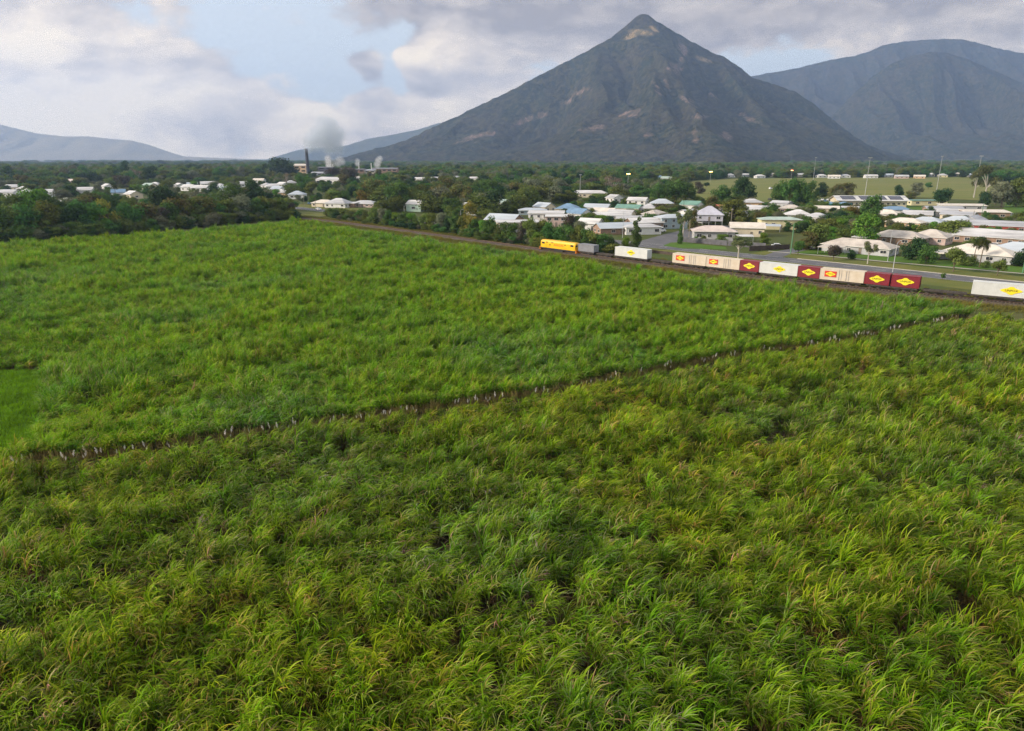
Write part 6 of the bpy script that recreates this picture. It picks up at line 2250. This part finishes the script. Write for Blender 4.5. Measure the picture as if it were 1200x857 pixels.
# ------------------------------------------------------------------ far forest, one mass
FOREST_KINDS = ['broad', 'olive', 'dark', 'broad', 'grey', 'broad', 'olive']
fp = []
for i, k in enumerate(FOREST_KINDS):
    tm, cm = PROTO[k][i % 2]
    o = bpy.data.objects.new('forest_tree_%d' % i, cm)
    fp.append(o)
field_px = [(812, 236), (795, 226), (805, 212.5), (860, 209.8), (960, 208.6), (1150, 208.2), (1150, 232), (1060, 231), (900, 237)]
FPOLY = [at(*p)[:2] for p in field_px]
P_, S3 = [], []
bands = [(950, 1500, 150, (11, 17)), (1500, 2400, 340, (11, 17)), (2400, 4200, 1500, (13, 20)), (4200, 7000, 7000, (14, 22))]
for y0, y1, area, hr in bands:
    n = int(.5 * 1.75 * (y1 ** 2 - y0 ** 2) / area)
    y = np.sqrt(nr.uniform(y0 ** 2, y1 ** 2, n))
    x = nr.uniform(-.875, .875, n) * y
    h = nr.uniform(*hr, n)
    wd = h * nr.uniform(.9, 1.3, n) * math.sqrt(max(1, area / 300))
    open_ = fbm(x / 420 + 5, y / 420 + 8, 3)
    keep = (open_ > (.40 if y0 < 2400 else .46))
    keep &= ~((x < -.18 * y) & (y > 2300) & (fbm(x / 900, y / 260, 2) > .42))
    keep &= ~inside(FPOLY, x, y)
    mill = (x > -420) & (x < -160) & (y > 820) & (y < 1420)
    keep &= ~mill
    for hx, hy, hw in HX:
        keep &= np.hypot(x - hx, y - hy) > hw * .6 + 5
        keep &= ~((np.abs(x / y - hx / hy) * hy < hw * .6 + 1) & (y < hy) & (y > hy - 130))
    P_.append(np.stack([x, y, np.zeros(n)], 1)[keep])
    S3.append(np.stack([wd, wd, h * np.where(nr.random(n) < .06, 1.35, 1)], 1)[keep])
P_, S3 = np.vstack(P_), np.vstack(S3)
n = len(P_)
scatter('far_forest', P_, np.stack([np.zeros(n), np.zeros(n), nr.uniform(0, 6.28, n)], 1), S3, np.ones((n, 3)), nr.choice(len(fp), n), fp, 'dark forest filling the plain between the town and the mountains', 'forest')

# ------------------------------------------------------------------ undergrowth
bp = []
for i, (k_, j) in enumerate((('bush', 0), ('bush', 1), ('broad', 0), ('olive', 1), ('dark', 0), ('grey', 0))):
    bp.append(bpy.data.objects.new('undergrowth_bush_%d' % i, PROTO[k_][j][1]))
up = []
for q in front_row:
    for k in range(9):
        p = at(q[0] + rng.uniform(-8, 8), q[1] - rng.choice((-.4, .2, 1.0, 2.5, 4.0)))
        up.append((p[0], p[1], rng.uniform(3, 7)))
for q in back_row:
    for k in range(6):
        p = at(q[0] + rng.uniform(-9, 9), q[1] + rng.uniform(-4, 4))
        up.append((p[0], p[1], rng.uniform(3, 8)))
for t_ in TREES:
    if 'beside the railway' in t_[2]:
        for k in range(4):
            up.append((t_[0].location.x + rng.gauss(0, 3.2), t_[0].location.y + rng.gauss(0, 3.2), rng.uniform(2, 4.5)))


def spread_bushes(poly_px, n, hr):
    pl = np.array([at(*p)[:2] for p in poly_px])
    c = 0
    for _ in range(n * 30):
        x, y = rng.uniform(pl[:, 0].min(), pl[:, 0].max()), rng.uniform(pl[:, 1].min(), pl[:, 1].max())
        if not inside(pl, np.array([x]), np.array([y]))[0] or not clear_of_houses(x, y, 1.5):
            continue
        if abs(np.interp(x, ROAD[:, 0], ROAD[:, 1]) - y) * .71 < 17:
            continue
        if np.min(np.hypot(side[:, 0] - x, side[:, 1] - y)) < 14:
            continue
        h = rng.uniform(*hr)
        u, v0 = proj((x, y, 0))
        v1 = proj((x, y, h))[1]
        if not clear_view(u, v1 + 1.5, v0, y):
            h *= .45
        up.append((x, y, h))
        c += 1
        if c >= n:
            break


spread_bushes([(640, 262), (690, 236), (800, 236), (1000, 246), (1200, 262), (1200, 300), (1060, 283), (900, 270), (790, 262), (690, 280)], 620, (2, 6.5))
spread_bushes([(0, 207), (420, 207), (420, 240), (345, 252), (150, 250), (0, 262)], 900, (4, 11))
spread_bushes([(425, 212), (640, 212), (660, 232), (575, 262), (440, 250)], 520, (5, 14))
spread_bushes([(620, 210), (800, 210), (800, 236), (640, 240)], 220, (4, 13))
up = np.array(up)
n = len(up)
sc_ = up[:, 2]
scatter('undergrowth', np.stack([up[:, 0], up[:, 1], np.full(n, -.1)], 1), np.stack([np.zeros(n), np.zeros(n), nr.uniform(0, 6.28, n)], 1), np.stack([sc_ * nr.uniform(1, 1.7, n), sc_ * nr.uniform(1, 1.7, n), sc_], 1),
        np.ones((n, 3)), nr.choice(len(bp), n), bp, 'dense undergrowth and shrubbery filling the gaps between the trees', 'undergrowth')

# ------------------------------------------------------------------ rough grass beside the railway
def grass_proto(seed):
    q = np.random.default_rng(seed)
    V, F, C = [], [], []
    for k in range(40):
        p = np.array([q.normal(0, .45), q.normal(0, .45), 0])
        a, h = q.uniform(0, 6.28), q.uniform(.25, .8)
        tip = p + np.array([math.cos(a) * .3, math.sin(a) * .3, h])
        sd_ = np.array([-math.sin(a), math.cos(a), 0]) * .03
        b = len(V)
        V += [p - sd_, p + sd_, tip + sd_ * .2, tip - sd_ * .2]
        g = q.random()
        c0 = np.array([.08 + .07 * g, .10 + .03 * g, .025])
        C += [c0, c0, c0 * 1.6, c0 * 1.6]
        F.append((b, b + 1, b + 2, b + 3))
    C = np.array(C)
    return np_mesh('grass_tuft', np.array(V), np.array(F), BLADE, cols=np.concatenate([C, np.ones((len(C), 1))], 1))


GP = [bpy.data.objects.new('grass_tuft_%d' % i, grass_proto(900 + i)) for i in range(4)]
gpts = []
rs = np.arange(2, seg[-1] - 2, .9)
for s in rs:
    p, a = on_rail(s)
    nv = np.array([-math.sin(a), math.cos(a)])
    for k in range(9):
        off = rng.choice((-1, 1)) * (3.2 + abs(rng.gauss(0, 3.8)))
        q = p + nv * off + np.array([rng.uniform(-.6, .6), rng.uniform(-.6, .6)])
        gpts.append(q)
gpts = np.array(gpts)
rd = np.abs(np.interp(gpts[:, 0], ROAD[:, 0], ROAD[:, 1]) - gpts[:, 1]) * .71
gpts = gpts[(rd > 5.8) & ~inside(BACK, gpts[:, 0], gpts[:, 1]) & ~inside(FRONT, gpts[:, 0], gpts[:, 1])]
n = len(gpts)
k = fbm(gpts[:, 0] / 9, gpts[:, 1] / 9, 3)
scatter('long_grass', np.stack([gpts[:, 0], gpts[:, 1], np.zeros(n)], 1), np.stack([np.zeros(n), np.zeros(n), nr.uniform(0, 6.28, n)], 1), np.stack([np.full(n, 1.2), np.full(n, 1.2), .5 + .9 * k], 1),
        np.stack([.8 + .5 * k, .9 + .2 * k, np.ones(n)], 1), nr.integers(0, 4, n), GP, 'rough uncut grass on both sides of the railway', 'grass')

# ------------------------------------------------------------------ labels of the unnamed trees: what they are, where, and their place in that run
runs = {}
for t_ in TREES:
    if t_[4] is None:
        runs.setdefault((t_[1], t_[2]), []).append(t_)


def ordinal(i):
    return ORD[i] if i < 20 else 'twenty-' + ORD[i - 20]


for (word, where), lst in runs.items():
    lst.sort(key=lambda t_: t_[3])
    many = word.replace('tree', 'trees', 1).replace('shrub', 'shrubs', 1)
    for i, t_ in enumerate(lst):
        t_[0]['label'] = f'the only {word} {where}' if len(lst) == 1 else f'{ordinal(i)} from left of {many} {where}'
